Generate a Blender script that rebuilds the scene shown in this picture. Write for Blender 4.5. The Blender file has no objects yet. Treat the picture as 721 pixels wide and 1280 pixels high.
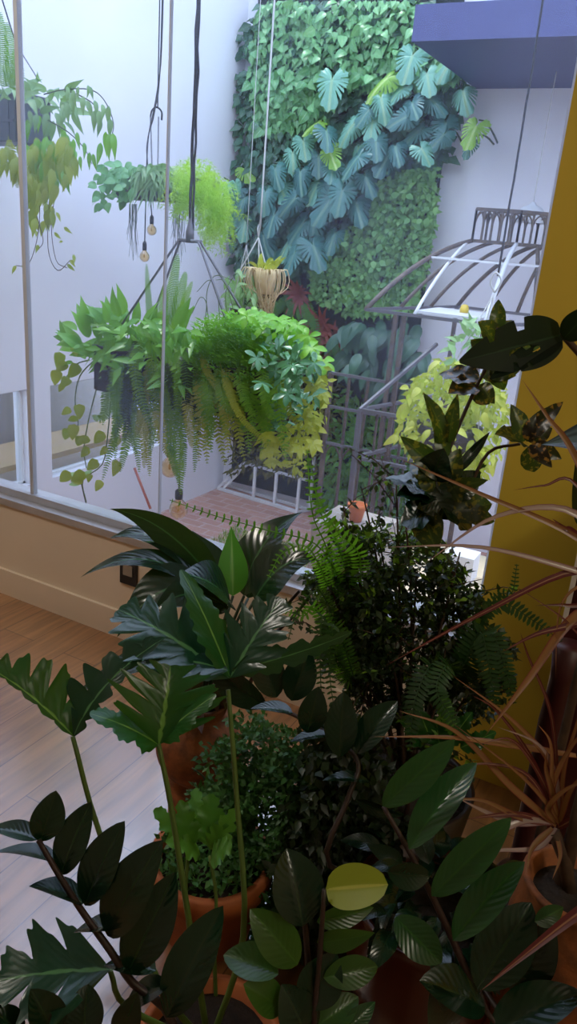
import bpy, math, random
import numpy as np
from mathutils import Vector, Matrix

random.seed(11)
RNG = random.Random(5)
V = Vector
UP = V((0, 0, 1))
SC = bpy.context.scene
COL = SC.collection

# ------------------------------------------------------------------ viewpoint (for measuring the place)
FPX, CX, CY, H = 960.0, 360.5, 640.0, 1.6
_p, _yaw = math.radians(19.8), math.radians(26.95)
_dn = V((135 - CX, 3300 - CY)).normalized()
def _rz(v):
    return Matrix.Rotation(_yaw, 3, 'Z') @ v
_F = V((0, math.cos(_p), -math.sin(_p)))
_R0 = V((1, 0, 0)); _D0 = -_R0.cross(_F)
CR = _rz(_dn.y * _R0 + _dn.x * _D0)
CD = _rz(-_dn.x * _R0 + _dn.y * _D0)
CF = _rz(_F)
EYE = V((0, 0, H))
def ray(u, v): return (u - CX) / FPX * CR + (v - CY) / FPX * CD + CF
def at(u, v, d): return EYE + d * ray(u, v)
def onX(u, v, x): r = ray(u, v); return EYE + (x / r.x) * r
def onY(u, v, y): r = ray(u, v); return EYE + (y / r.y) * r
def onZ(u, v, z): r = ray(u, v); return EYE + ((z - H) / r.z) * r
def depth(p): return (p - EYE).dot(CF)
def toeye(p): return (EYE - p).normalized()

cam_d = bpy.data.cameras.new('camera'); cam = bpy.data.objects.new('camera', cam_d); COL.objects.link(cam)
cam_d.sensor_fit = 'VERTICAL'; cam_d.sensor_height = 36.0; cam_d.lens = 36.0 * FPX / 1280.0
cam_d.clip_start = 0.02
M3 = Matrix((CR, -CD, -CF)).transposed()
cam.matrix_world = Matrix.Translation(EYE) @ M3.to_4x4()
SC.camera = cam

# ------------------------------------------------------------------ materials
def srgb(c):
    return tuple(((x / 255) / 12.92 if x / 255 <= .04045 else ((x / 255 + .055) / 1.055) ** 2.4) for x in c) + (1,)
def newmat(name):
    m = bpy.data.materials.new(name); m.use_nodes = True
    nt = m.node_tree
    return m, nt, nt.nodes['Principled BSDF'], nt.nodes['Material Output']
def N(nt, typ, **kw):
    n = nt.nodes.new(typ)
    for k, v in kw.items():
        if k in n.inputs: n.inputs[k].default_value = v
        else: setattr(n, k, v)
    return n
def mixc(nt, fac, a, b, blend='MIX'):
    n = nt.nodes.new('ShaderNodeMix'); n.data_type = 'RGBA'; n.blend_type = blend
    for idx, val in ((0, fac), (6, a), (7, b)):
        if hasattr(val, 'is_output'): nt.links.new(val, n.inputs[idx])
        else: n.inputs[idx].default_value = val
    return n.outputs[2]
def ramp(nt, src, stops):
    r = nt.nodes.new('ShaderNodeValToRGB'); nt.links.new(src, r.inputs[0])
    e = r.color_ramp.elements
    e[0].position, e[0].color = stops[0]; e[1].position, e[1].color = stops[-1]
    for s in stops[1:-1]:
        x = e.new(s[0]); x.color = s[1]
    return r.outputs[0]
G = lambda x: (x, x, x, 1)

def plain(name, c, rough=.6, c2=None, scale=8, metal=0, bump=0, spec=.5):
    m, nt, b, o = newmat(name)
    b.inputs['Roughness'].default_value = rough; b.inputs['Metallic'].default_value = metal
    b.inputs['Specular IOR Level'].default_value = spec
    tc = N(nt, 'ShaderNodeTexCoord'); nz = N(nt, 'ShaderNodeTexNoise', Scale=scale, Detail=6.0)
    nt.links.new(tc.outputs['Object'], nz.inputs['Vector'])
    c1 = srgb(c); c2 = srgb(c2) if c2 else tuple(x * .88 for x in c1[:3]) + (1,)
    f = ramp(nt, nz.outputs[0], [(.3, G(0)), (.7, G(1))])
    nt.links.new(mixc(nt, f, c1, c2), b.inputs['Base Color'])
    if bump:
        bp = N(nt, 'ShaderNodeBump', Strength=bump, Distance=.01); nt.links.new(nz.outputs[0], bp.inputs['Height'])
        nt.links.new(bp.outputs[0], b.inputs['Normal'])
    return m

def leafmat(name, c1, c2, rough=.4, trans=.3, rib=None, ribw=.05, spots=None, stripe=None, spec=.5, tcol=None, veins=.0, edge=None):
    """two tones varied leaf to leaf; optional pale midrib, speckles, stripes along the blade"""
    m, nt, b, o = newmat(name)
    c1, c2 = srgb(c1), srgb(c2)
    oi = N(nt, 'ShaderNodeObjectInfo'); ge = N(nt, 'ShaderNodeNewGeometry')
    uv = N(nt, 'ShaderNodeTexCoord'); sep = N(nt, 'ShaderNodeSeparateXYZ'); nt.links.new(uv.outputs['UV'], sep.inputs[0])
    nz = N(nt, 'ShaderNodeTexNoise', Scale=6.0, Detail=3.0); nt.links.new(uv.outputs['Object'], nz.inputs['Vector'])
    ad = N(nt, 'ShaderNodeMath', operation='ADD'); nt.links.new(ge.outputs['Random Per Island'], ad.inputs[0]); nt.links.new(nz.outputs[0], ad.inputs[1])
    ad2 = N(nt, 'ShaderNodeMath', operation='ADD'); nt.links.new(ad.outputs[0], ad2.inputs[0]); nt.links.new(oi.outputs['Random'], ad2.inputs[1])
    mu = N(nt, 'ShaderNodeMapRange'); mu.inputs[1].default_value = .5; mu.inputs[2].default_value = 2.0
    nt.links.new(ad2.outputs[0], mu.inputs[0])
    col = mixc(nt, mu.outputs[0], c1, c2)
    du = N(nt, 'ShaderNodeMath', operation='SUBTRACT'); nt.links.new(sep.outputs[0], du.inputs[0]); du.inputs[1].default_value = .5
    au = N(nt, 'ShaderNodeMath', operation='ABSOLUTE'); nt.links.new(du.outputs[0], au.inputs[0])
    if stripe:
        f = ramp(nt, au.outputs[0], [(.10, G(0)), (.2, G(1)), (.3, G(.2)), (.42, G(1))])
        col = mixc(nt, f, col, srgb(stripe))
    if edge:
        f = ramp(nt, au.outputs[0], [(.3, G(0)), (.48, G(1))])
        col = mixc(nt, f, col, srgb(edge))
    if veins:
        ma = N(nt, 'ShaderNodeMath', operation='MULTIPLY_ADD'); nt.links.new(au.outputs[0], ma.inputs[0]); ma.inputs[1].default_value = -.55
        nt.links.new(sep.outputs[1], ma.inputs[2])
        ms = N(nt, 'ShaderNodeMath', operation='MULTIPLY'); nt.links.new(ma.outputs[0], ms.inputs[0]); ms.inputs[1].default_value = 62.0
        sn = N(nt, 'ShaderNodeMath', operation='SINE'); nt.links.new(ms.outputs[0], sn.inputs[0])
        bp = N(nt, 'ShaderNodeBump', Strength=veins, Distance=.004); nt.links.new(sn.outputs[0], bp.inputs['Height'])
        nt.links.new(bp.outputs[0], b.inputs['Normal'])
    if spots:
        vo = N(nt, 'ShaderNodeTexNoise', Scale=95.0, Detail=2.0); nt.links.new(uv.outputs['Object'], vo.inputs['Vector'])
        f = ramp(nt, vo.outputs[0], [(.55, G(0)), (.62, G(1))])
        col = mixc(nt, f, col, srgb(spots))
    if rib:
        f = ramp(nt, au.outputs[0], [(ribw * .5, G(1)), (ribw, G(0))])
        col = mixc(nt, f, col, srgb(rib))
    nt.links.new(col, b.inputs['Base Color'])
    b.inputs['Roughness'].default_value = rough; b.inputs['Specular IOR Level'].default_value = spec
    if trans:
        tr = N(nt, 'ShaderNodeBsdfTranslucent')
        t2 = mixc(nt, 1.0, col, srgb(tcol or (225, 240, 120)), 'MULTIPLY') if False else mixc(nt, .35, col, srgb(tcol or (150, 190, 40)))
        nt.links.new(t2, tr.inputs[0])
        mx = N(nt, 'ShaderNodeMixShader'); mx.inputs[0].default_value = trans
        nt.links.new(b.outputs[0], mx.inputs[1]); nt.links.new(tr.outputs[0], mx.inputs[2]); nt.links.new(mx.outputs[0], o.inputs[0])
    return m

def wood_floor():
    m, nt, b, o = newmat('floor_wood')
    tc = N(nt, 'ShaderNodeTexCoord'); mp = N(nt, 'ShaderNodeMapping'); mp.inputs['Rotation'].default_value = (0, 0, math.pi / 2)
    nt.links.new(tc.outputs['Object'], mp.inputs[0])
    br = N(nt, 'ShaderNodeTexBrick', Scale=1.0); br.inputs['Brick Width'].default_value = 1.3; br.inputs['Row Height'].default_value = .16
    br.inputs['Mortar Size'].default_value = .002; br.inputs['Mortar Smooth'].default_value = .3
    br.inputs['Color1'].default_value = srgb((178, 128, 82)); br.inputs['Color2'].default_value = srgb((160, 108, 64)); br.inputs['Mortar'].default_value = srgb((105, 66, 38))
    nt.links.new(mp.outputs[0], br.inputs['Vector'])
    m2 = N(nt, 'ShaderNodeMapping'); m2.inputs['Scale'].default_value = (14, 1.2, 1); nt.links.new(tc.outputs['Object'], m2.inputs[0])
    nz = N(nt, 'ShaderNodeTexNoise', Scale=2.5, Detail=6.0, Distortion=.6); nt.links.new(m2.outputs[0], nz.inputs['Vector'])
    f = ramp(nt, nz.outputs[0], [(.35, G(.55)), (.7, G(1))])
    nt.links.new(mixc(nt, 1.0, br.outputs[0], f, 'MULTIPLY'), b.inputs['Base Color'])
    b.inputs['Roughness'].default_value = .30; b.inputs['Specular IOR Level'].default_value = .8
    b.inputs['Coat Weight'].default_value = .9; b.inputs['Coat Roughness'].default_value = .16; b.inputs['Coat IOR'].default_value = 2.1
    bp = N(nt, 'ShaderNodeBump', Strength=.12, Distance=.004); nt.links.new(nz.outputs[0], bp.inputs['Height']); nt.links.new(bp.outputs[0], b.inputs['Normal'])
    return m

def pavers():
    m, nt, b, o = newmat('terracotta_pavers')
    tc = N(nt, 'ShaderNodeTexCoord')
    br = N(nt, 'ShaderNodeTexBrick', Scale=1.0); br.inputs['Brick Width'].default_value = .24; br.inputs['Row Height'].default_value = .12
    br.inputs['Mortar Size'].default_value = .006
    br.inputs['Color1'].default_value = srgb((196, 150, 132)); br.inputs['Color2'].default_value = srgb((176, 130, 116)); br.inputs['Mortar'].default_value = srgb((200, 180, 170))
    nt.links.new(tc.outputs['Object'], br.inputs['Vector']); nt.links.new(br.outputs[0], b.inputs['Base Color'])
    b.inputs['Roughness'].default_value = .6
    return m

def glass_mat():
    m, nt, b, o = newmat('window_glass')
    nt.nodes.remove(b)
    tr = N(nt, 'ShaderNodeBsdfTransparent'); tr.inputs[0].default_value = (.95, .97, .98, 1)
    gl = N(nt, 'ShaderNodeBsdfGlossy', Roughness=.0)
    lw = N(nt, 'ShaderNodeLayerWeight', Blend=.5); pw = N(nt, 'ShaderNodeMath', operation='POWER'); nt.links.new(lw.outputs['Facing'], pw.inputs[0]); pw.inputs[1].default_value = 5.0
    fr = N(nt, 'ShaderNodeMath', operation='MULTIPLY_ADD'); nt.links.new(pw.outputs[0], fr.inputs[0]); fr.inputs[1].default_value = .96; fr.inputs[2].default_value = .03
    mx = N(nt, 'ShaderNodeMixShader'); nt.links.new(fr.outputs[0], mx.inputs[0]); nt.links.new(tr.outputs[0], mx.inputs[1]); nt.links.new(gl.outputs[0], mx.inputs[2])
    # bluish haze put into the pane as a noise-varied, dust-like translucent film
    du = N(nt, 'ShaderNodeBsdfTranslucent'); du.inputs[0].default_value = (.62, .72, 1.0, 1)
    tc = N(nt, 'ShaderNodeTexCoord'); nz = N(nt, 'ShaderNodeTexNoise', Scale=1.4, Detail=5.0); nt.links.new(tc.outputs['Object'], nz.inputs['Vector'])
    mr = N(nt, 'ShaderNodeMapRange'); nt.links.new(nz.outputs[0], mr.inputs[0]); mr.inputs[1].default_value = .3; mr.inputs[2].default_value = .75; mr.inputs[3].default_value = .0; mr.inputs[4].default_value = .06
    m2 = N(nt, 'ShaderNodeMixShader'); nt.links.new(mr.outputs[0], m2.inputs[0]); nt.links.new(mx.outputs[0], m2.inputs[1]); nt.links.new(du.outputs[0], m2.inputs[2])
    nt.links.new(m2.outputs[0], o.inputs[0])
    return m

def bulb_glass():
    m, nt, b, o = newmat('bulb_glass')
    nt.nodes.remove(b)
    tr = N(nt, 'ShaderNodeBsdfTransparent'); tr.inputs[0].default_value = (.93, .78, .52, 1)
    gl = N(nt, 'ShaderNodeBsdfGlossy', Roughness=.12); fr = N(nt, 'ShaderNodeLayerWeight', Blend=.35)
    mx = N(nt, 'ShaderNodeMixShader'); nt.links.new(fr.outputs[1], mx.inputs[0]); nt.links.new(tr.outputs[0], mx.inputs[1]); nt.links.new(gl.outputs[0], mx.inputs[2])
    nt.links.new(mx.outputs[0], o.inputs[0])
    return m
def emit(name, c, s):
    m, nt, b, o = newmat(name); b.inputs['Base Color'].default_value = srgb(c)
    b.inputs['Emission Color'].default_value = srgb(c); b.inputs['Emission Strength'].default_value = s
    return m

# ------------------------------------------------------------------ mesh building
ORG = {}
class MB:
    def __init__(s): s.v = []; s.f = []; s.uv = []
    def add(s, vs, fs, uvs=None):
        o = len(s.v); s.v.extend(vs); s.f.extend([tuple(i + o for i in f) for f in fs])
        s.uv.extend(uvs if uvs is not None else [(.25, .5)] * len(vs))
    def box(s, c, size, rot=None):
        c = V(c); hx, hy, hz = [q / 2 for q in size]
        vs = [V((x * hx, y * hy, z * hz)) for x in (-1, 1) for y in (-1, 1) for z in (-1, 1)]
        if rot is not None: vs = [rot @ q for q in vs]
        s.add([q + c for q in vs], [(0, 1, 3, 2), (4, 6, 7, 5), (0, 4, 5, 1), (2, 3, 7, 6), (0, 2, 6, 4), (1, 5, 7, 3)])
        return s
    def bar(s, a, b, w, h=None):
        a, b = V(a), V(b); d = b - a; L = d.length; z = d.normalized()
        x = z.cross(UP)
        if x.length < 1e-4: x = V((1, 0, 0))
        x.normalize(); y = z.cross(x)
        return s.box((a + b) / 2, (w, h or w, L), Matrix((x, y, z)).transposed())
    def tube(s, pts, r0, r1=None, n=6, cap=True):
        r1 = r0 if r1 is None else r1
        pts = [V(p) for p in pts]; m = len(pts); vs = []; ref = None
        for i, p in enumerate(pts):
            t = (pts[min(i + 1, m - 1)] - pts[max(i - 1, 0)]).normalized()
            if ref is None:
                ref = t.cross(UP)
                if ref.length < .05: ref = t.cross(V((1, 0, 0)))
            ref = (ref - t * ref.dot(t)).normalized(); bn = t.cross(ref)
            r = r0 + (r1 - r0) * i / max(1, m - 1)
            for k in range(n):
                a = 2 * math.pi * k / n
                vs.append(p + (ref * math.cos(a) + bn * math.sin(a)) * r)
        fs = [(i * n + k, i * n + (k + 1) % n, (i + 1) * n + (k + 1) % n, (i + 1) * n + k) for i in range(m - 1) for k in range(n)]
        if cap: fs += [tuple(range(n))[::-1], tuple((m - 1) * n + k for k in range(n))]
        s.add(vs, fs); return s
    def lathe(s, c, prof, n=32, axis=None, wob=0):
        c = V(c); vs = []; m = len(prof)
        for r, z in prof:
            for k in range(n):
                a = 2 * math.pi * k / n
                rr = r * (1 + wob * math.sin(3 * a + z * 9))
                vs.append(c + V((rr * math.cos(a), rr * math.sin(a), z)))
        fs = [(i * n + k, i * n + (k + 1) % n, (i + 1) * n + (k + 1) % n, (i + 1) * n + k) for i in range(m - 1) for k in range(n)]
        s.add(vs, fs); return s
    def blade(s, pts, nrm, W, prof, nu=4, fold=.12, skew=0., wave=0., wf=6., cup=0., onesided=None):
        """leaf blade along pts; half width W/2*prof(t); skew pushes the margin forward; nrm the face's direction"""
        m = len(pts); vs = []; uvs = []
        L = sum((pts[i + 1] - pts[i]).length for i in range(m - 1))
        for i, p in enumerate(pts):
            t = i / (m - 1)
            T = (pts[min(i + 1, m - 1)] - pts[max(i - 1, 0)]).normalized()
            S = T.cross(nrm)
            if S.length < 1e-3: S = T.cross(V((.3, .8, .5)))
            S.normalize(); n = S.cross(T)
            sk = skew(t) if callable(skew) else skew
            for j in range(nu + 1):
                u = -1 + 2 * j / nu
                w = W / 2 * prof(t, u)
                if onesided: w *= onesided[0] if u < 0 else onesided[1]
                q = p + S * (u * w) + n * (abs(u) * w * fold - cup * u * u * w) + T * (sk * abs(u) * w)
                if wave: q += n * (wave * w * abs(u) * math.sin(wf * t * 6.28 + u * 2))
                vs.append(q); uvs.append(((u + 1) / 2, t))
        k = nu + 1
        fs = [(i * k + j, i * k + j + 1, (i + 1) * k + j + 1, (i + 1) * k + j) for i in range(m - 1) for j in range(nu)]
        s.add(vs, fs, uvs); return s
    def build(s, name, mat, parent=None, smooth=True, kind=None, label=None):
        me = bpy.data.meshes.new(name)
        o0 = ORG.get(parent.name, V((0, 0, 0))) if parent else V((0, 0, 0))
        me.from_pydata([tuple(q - o0) for q in s.v], [], s.f)
        me.materials.append(mat)
        uvl = me.uv_layers.new(name='uv')
        li = np.empty(len(me.loops), dtype=np.int32); me.loops.foreach_get('vertex_index', li)
        uvl.data.foreach_set('uv', np.asarray(s.uv, dtype=np.float32)[li].ravel())
        me.polygons.foreach_set('use_smooth', [smooth] * len(me.polygons)); me.update()
        ob = bpy.data.objects.new(name, me); COL.objects.link(ob)
        if parent: ob.parent = parent; ORG[ob.name] = o0
        if kind: ob['kind'] = kind
        if label: ob['label'] = label
        return ob

def thing(name, label, cat, loc, group=None):
    o = bpy.data.objects.new(name, None); COL.objects.link(o); o.empty_display_size = .05
    o.location = V(loc); ORG[o.name] = V(loc); o['label'] = label; o['category'] = cat
    if group: o['group'] = group
    return o
def tag(o, label, cat, group=None):
    o['label'] = label; o['category'] = cat
    if group: o['group'] = group
    return o
def struct(name, mb, mat, smooth=False):
    o = mb.build(name, mat, smooth=smooth); o['kind'] = 'structure'; return o
def inst(name, me, parent, mat4):
    """another leaf sharing a mesh"""
    o = bpy.data.objects.new(name, me); COL.objects.link(o); o.parent = parent
    o.matrix_local = Matrix.Translation(-ORG[parent.name]) @ mat4
    return o

# outlines ----------------------------------------------------------------
def ovate(t, u=0): return max(.0, math.sin(math.pi * t ** .72)) ** .85 if t < 1 else 0
def ellip(t, u=0): return max(0, 1 - (2 * t - 1) ** 2) ** .5 * (1 - .18 * t)
def pointed(t, u=0): return max(0, math.sin(math.pi * t ** .92)) ** .74
def obov(t, u=0): return max(0, math.sin(math.pi * t ** 1.25)) ** .75
def lance(t, u=0): return max(0, math.sin(math.pi * t ** .62)) ** 1.15
def strap(t, u=0): return min(1, t * 6 + .25) * (1 - t ** 3) ** .8 if t < 1 else 0
def grassy(t, u=0): return (.55 + .45 * min(1, t * 4)) * (1 - t ** 1.6)
def heart(t, u=0): return (max(0, math.sin(math.pi * min(1, t ** .55))) ** .8)
def lobed(n=6, deep=.68, core=.22, base=.3):
    def f(t, u=0):
        env = min(1, (t / base) ** .6 if t > 0 else 0) * (1 - t) ** .55 * 1.25
        ph = (t * n + (.15 if u > 0 else 0)) % 1.0
        lob = max(0, math.sin(math.pi * ph)) ** .7
        edge = .92 + .08 * math.sin(t * 57 + u * 3)
        return env * (1 - deep + deep * lob) * edge if t < .93 else env * (1 - deep * .6)
    return f
def monst(t, u=0):
    env = max(0, math.sin(math.pi * t ** .6)) ** .62
    ph = (t * 6.3 + (.3 if u > 0 else 0)) % 1.0
    cut = .52 if (ph > .74 and .16 < t < .9) else 0
    return env * (1 - cut)
def monst_skew(t): return -.55 + 1.35 * t

def bez(a, b, c, n):
    return [a * (1 - t) ** 2 + b * 2 * t * (1 - t) + c * t * t for t in [i / n for i in range(n + 1)]]
def arc(a, c, up, n):
    return bez(a, (a + c) / 2 + up, c, n)
def rotN(nrm, axis, deg): return Matrix.Rotation(math.radians(deg), 3, axis) @ nrm

UPMIX = .75
def pxleaf(root, mat, a, c, wpx, roll=0, bow=.15, prof=ovate, name='leaf', n=14, nu=6, fold=.12, skew=0., wave=0, wf=3., ctrl=None, label=None, onesided=None, cup=0, bowv=None):
    """one leaf from a to c, each (u, v, depth) read off the photograph"""
    A, C = at(*a), at(*c)
    T = (C - A).normalized(); te = toeye((A + C) / 2); te = (te - T * te.dot(T)).normalized(); nv = te + UP * UPMIX; nv = (nv - T * nv.dot(T)).normalized(); nn = rotN(nv, T, roll)
    if abs(nn.dot(te)) < .3: nn = rotN(te, T, roll)
    W = wpx * (a[2] + c[2]) / 2 / FPX / max(.35, abs(nn.dot(te)))
    pts = bez(A, at(*ctrl), C, n) if ctrl else arc(A, C, (bowv if bowv is not None else nn) * (bow * (C - A).length), n)
    mb = MB(); mb.blade(pts, nn, W, prof, nu=nu, fold=fold, skew=skew, wave=wave, wf=wf, onesided=onesided, cup=cup)
    return mb.build(name, mat, root, label=label)
def pxstem(root, mat, pts, r0, r1, name='stem'):
    P = [at(*q) for q in pts]
    mb = MB(); mb.tube(smooth(P), r0, r1, 7); return mb.build(name, mat, root)
def smooth(P, k=4):
    """Catmull-Rom through P"""
    P = [P[0] * 2 - P[1]] + list(P) + [P[-1] * 2 - P[-2]]; out = []
    for i in range(1, len(P) - 2):
        for j in range(k):
            t = j / k
            out.append(.5 * ((2 * P[i]) + (P[i + 1] - P[i - 1]) * t + (2 * P[i - 1] - 5 * P[i] + 4 * P[i + 1] - P[i + 2]) * t * t + (3 * P[i] - P[i - 1] - 3 * P[i + 1] + P[i + 2]) * t ** 3))
    return out + [P[-2]]
def frond(root, mat, P, width, npin=26, nrm=None, name='frond', lift=.0, pw=.32, curl=.0, droop=.25, ragged=.15):
    """fern frond: a rachis with paired leaflets, one part"""
    npin = int(npin * 1.45); P = smooth(P, 5); mb = MB(); L = [0]
    for i in range(len(P) - 1): L.append(L[-1] + (P[i + 1] - P[i]).length)
    tot = L[-1]
    def pos(s):
        for i in range(len(P) - 1):
            if L[i + 1] >= s:
                f = (s - L[i]) / max(1e-6, L[i + 1] - L[i]); return P[i].lerp(P[i + 1], f), (P[i + 1] - P[i]).normalized()
        return P[-1], (P[-1] - P[-2]).normalized()
    mb.tube(P, .0022, .001, 4)
    for k in range(npin):
        t = (k + .6) / npin; p, T = pos(tot * (.06 + .94 * t))
        nn = nrm or toeye(p)
        S = T.cross(nn)
        if S.length < .05: S = T.cross(UP)
        S.normalize(); n2 = S.cross(T)
        env = min(1, t * 5 + .35) * (1 - t) ** .5 * 1.1
        for sd in (-1, 1):
            l = width / 2 * env * (1 + ragged * (random.random() - .5)) + .004
            d = (S * sd + T * .28 + n2 * lift + V((0, 0, -droop * random.random()))).normalized()
            e = p + d * l
            w = min(tot / npin * pw * 2.3, l * .4)
            mb.blade(arc(p, e, n2 * l * .08, 3), n2, w, grass_pin, nu=2, fold=.1)
    return mb.build(name, mat, root)
def grass_pin(t, u=0): return .75 + .25 * math.sin(math.pi * t) if t < .7 else max(.05, (1 - t) / .3)
def leafmesh(name, mat, L, W, prof, bend=.15, nu=4, n=10, fold=.15, skew=0., wave=0):
    """a unit leaf along +Y, face +Z"""
    mb = MB(); mb.blade(bez(V((0, 0, 0)), V((0, L * .5, L * bend)), V((0, L, -L * bend * .6)), n), UP, W, prof, nu=nu, fold=fold, skew=skew, wave=wave)
    o = mb.build(name, mat); me = o.data; bpy.data.objects.remove(o); return me
def frame(p, d, nrm, s=1., sx=None):
    d = d.normalized(); x = d.cross(nrm)
    if x.length < .02: x = d.cross(V((.4, .3, .8)))
    x.normalize(); z = x.cross(d)
    m = Matrix((x * (sx or s), d * s, z * s)).transposed().to_4x4(); m.translation = p; return m
def rv(k=1.): return V((RNG.uniform(-k, k), RNG.uniform(-k, k), RNG.uniform(-k, k)))
def inpoly(u, v, poly):
    c = False; j = len(poly) - 1
    for i in range(len(poly)):
        (x1, y1), (x2, y2) = poly[i], poly[j]
        if (y1 > v) != (y2 > v) and u < (x2 - x1) * (v - y1) / (y2 - y1) + x1: c = not c
        j = i
    return c
def polypts(poly, n, rnd=None):
    r = rnd or RNG; us = [q[0] for q in poly]; vs = [q[1] for q in poly]; out = []
    while len(out) < n:
        u, v = r.uniform(min(us), max(us)), r.uniform(min(vs), max(vs))
        if inpoly(u, v, poly): out.append((u, v))
    return out
def tinyleaves(mb, p, d, nrm, L, W):
    """six-point small leaf for dense foliage"""
    d = d.normalized(); x = d.cross(nrm)
    if x.length < .02: x = V((1, 0, 0))
    x.normalize(); z = x.cross(d)
    vs = [p, p + d * L * .4 + x * W / 2 + z * W * .12, p + d * L * .4, p + d * L * .4 - x * W / 2 + z * W * .12, p + d * L - z * L * .12]
    mb.add(vs, [(0, 1, 2), (0, 2, 3), (1, 4, 2), (2, 4, 3)], [(.5, 0), (1, .4), (.5, .4), (0, .4), (.5, 1)])

# ------------------------------------------------------------------ palette
m_white = plain('white_render', (234, 235, 240), .8, (226, 227, 234), 1.2, bump=.05)
m_cream = plain('cream_paint', (230, 216, 198), .6, (222, 208, 188), 2.)
m_yellow = plain('ochre_paint', (204, 176, 58), .6, (194, 166, 52), 2.)
m_ceil = plain('ceiling_paint', (226, 222, 214), .8)
m_inner = plain('inner_wall_paint', (214, 200, 176), .8)
m_floor = wood_floor(); m_pave = pavers(); m_glass = glass_mat(); m_bulb = bulb_glass()
m_alu = plain('aluminium', (196, 198, 206), .35, metal=.6)
m_seam = plain('silicone_seam', (190, 194, 202), .5)
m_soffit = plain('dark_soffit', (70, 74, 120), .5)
m_dgrey = plain('room_grey', (150, 140, 128), .7)
m_timber = plain('pale_timber', (200, 170, 120), .6)
m_black = plain('black_plastic', (26, 27, 30), .45)
m_blackm = plain('black_metal', (38, 38, 42), .5, metal=.4)
m_greym = plain('grey_steel', (120, 120, 126), .45, metal=.5)
m_whitem = plain('white_metal', (225, 228, 230), .5)
m_iron = plain('weathered_iron', (74, 68, 66), .6, (110, 96, 84), 20)
m_rope = plain('dark_cable', (40, 42, 48), .7)
m_cordl = plain('pale_cord', (200, 200, 196), .8)
m_terra = plain('rough_terracotta', (158, 92, 44), .75, (92, 52, 28), 26, bump=.5)
m_terra2 = plain('orange_terracotta', (186, 104, 52), .7, (150, 80, 40), 9, bump=.2)
m_redpot = plain('dark_red_glaze', (92, 36, 20), .3, (70, 26, 16), 5)
m_brownp = plain('dark_brown_glaze', (40, 26, 20), .4)
m_soil = plain('soil', (40, 28, 20), .95, (24, 18, 14), 60, bump=.8)
m_redw = plain('dark_red_wood', (72, 18, 20), .45, (52, 14, 16), 12)
m_edge = plain('white_edge', (215, 208, 200), .6)
m_bark = plain('bark', (84, 62, 44), .85, (60, 44, 32), 30, bump=.6)
m_stemd = plain('dark_green_stem', (46, 66, 34), .45, (34, 50, 28), 14)
m_stemg = plain('green_stem', (96, 122, 50), .5, (78, 104, 44), 14)
m_stemp = plain('purple_stem', (58, 36, 34), .45, (44, 34, 28), 10)
m_cream2 = plain('cream_roots', (226, 206, 160), .85, (206, 180, 130), 30)

L_zz = leafmat('zz_leaf', (8, 32, 18), (16, 46, 26), .22, .05, tcol=(30, 80, 36), veins=.06, rib=(30, 50, 26), ribw=.03)
L_zzg = leafmat('zz_green_leaf', (26, 60, 30), (42, 84, 40), .24, .2, tcol=(80, 160, 50), veins=.1, rib=(46, 92, 36), ribw=.04)
L_zzy = leafmat('zz_yellowing_leaf', (128, 150, 30), (150, 162, 40), .4, .35, rib=(190, 190, 80), ribw=.05)
L_zzm = leafmat('zz_mid_leaf', (34, 70, 24), (54, 92, 30), .3, .25, veins=.08, rib=(60, 100, 36), ribw=.04)
L_phil = leafmat('philodendron_leaf', (14, 66, 28), (30, 96, 32), .28, .28, rib=(110, 160, 70), ribw=.03, veins=.06)
L_phild = leafmat('philodendron_dark_leaf', (10, 46, 34), (18, 62, 40), .27, .15, rib=(80, 130, 80), ribw=.03, veins=.06)
L_seed = leafmat('young_lobed_leaf', (52, 112, 36), (90, 146, 48), .4, .3)
L_asp = leafmat('broad_dark_leaf', (8, 30, 20), (14, 44, 28), .2, .15, rib=(50, 96, 56), ribw=.03, veins=.08)
L_aspb = leafmat('broad_bright_leaf', (66, 150, 36), (84, 168, 44), .35, .45, rib=(130, 190, 80), ribw=.04)
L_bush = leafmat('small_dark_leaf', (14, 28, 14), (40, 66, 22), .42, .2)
L_bush2 = leafmat('small_lit_leaf', (84, 130, 30), (130, 170, 44), .45, .4)
L_fernb = leafmat('bright_fern', (66, 140, 26), (110, 180, 40), .5, .45)
L_fernd = leafmat('dark_fern', (20, 56, 22), (34, 74, 26), .45, .25)
L_fernh = leafmat('hanging_fern', (70, 138, 30), (128, 180, 50), .5, .55)
L_ferny = leafmat('yellow_fern', (150, 166, 40), (184, 190, 66), .5, .5)
L_croton = leafmat('speckled_croton_leaf', (16, 34, 14), (40, 58, 20), .3, .3, spots=(120, 112, 30), rib=(80, 92, 34), ribw=.04)
L_crod = leafmat('dark_croton_leaf', (22, 15, 12), (34, 24, 14), .3, .2, spots=(150, 110, 40))
L_mond = leafmat('dark_split_leaf', (6, 18, 11), (10, 25, 14), .55, .05, rib=(26, 48, 28), ribw=.03, spec=.15)
L_silver = leafmat('silver_strap_leaf', (60, 84, 90), (80, 104, 112), .16, .1, stripe=(36, 50, 60), spec=.8)
L_drac = leafmat('red_dracaena_leaf', (128, 96, 52), (150, 108, 64), .35, .3, edge=(120, 44, 40), tcol=(170, 90, 50))
L_dracr = leafmat('dark_red_dracaena_leaf', (110, 46, 42), (84, 30, 34), .35, .2, tcol=(150, 50, 40), rib=(150, 110, 80), ribw=.1)
L_dracp = leafmat('pale_dracaena_leaf', (150, 130, 124), (168, 146, 136), .25, .2, edge=(130, 84, 84), tcol=(180, 130, 110))
L_moss = leafmat('trailing_moss', (16, 46, 20), (62, 116, 50), .5, .2)
L_pothos = leafmat('pothos_leaf', (66, 134, 82), (130, 188, 124), .28, .25, rib=(170, 210, 150), ribw=.04)
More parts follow.
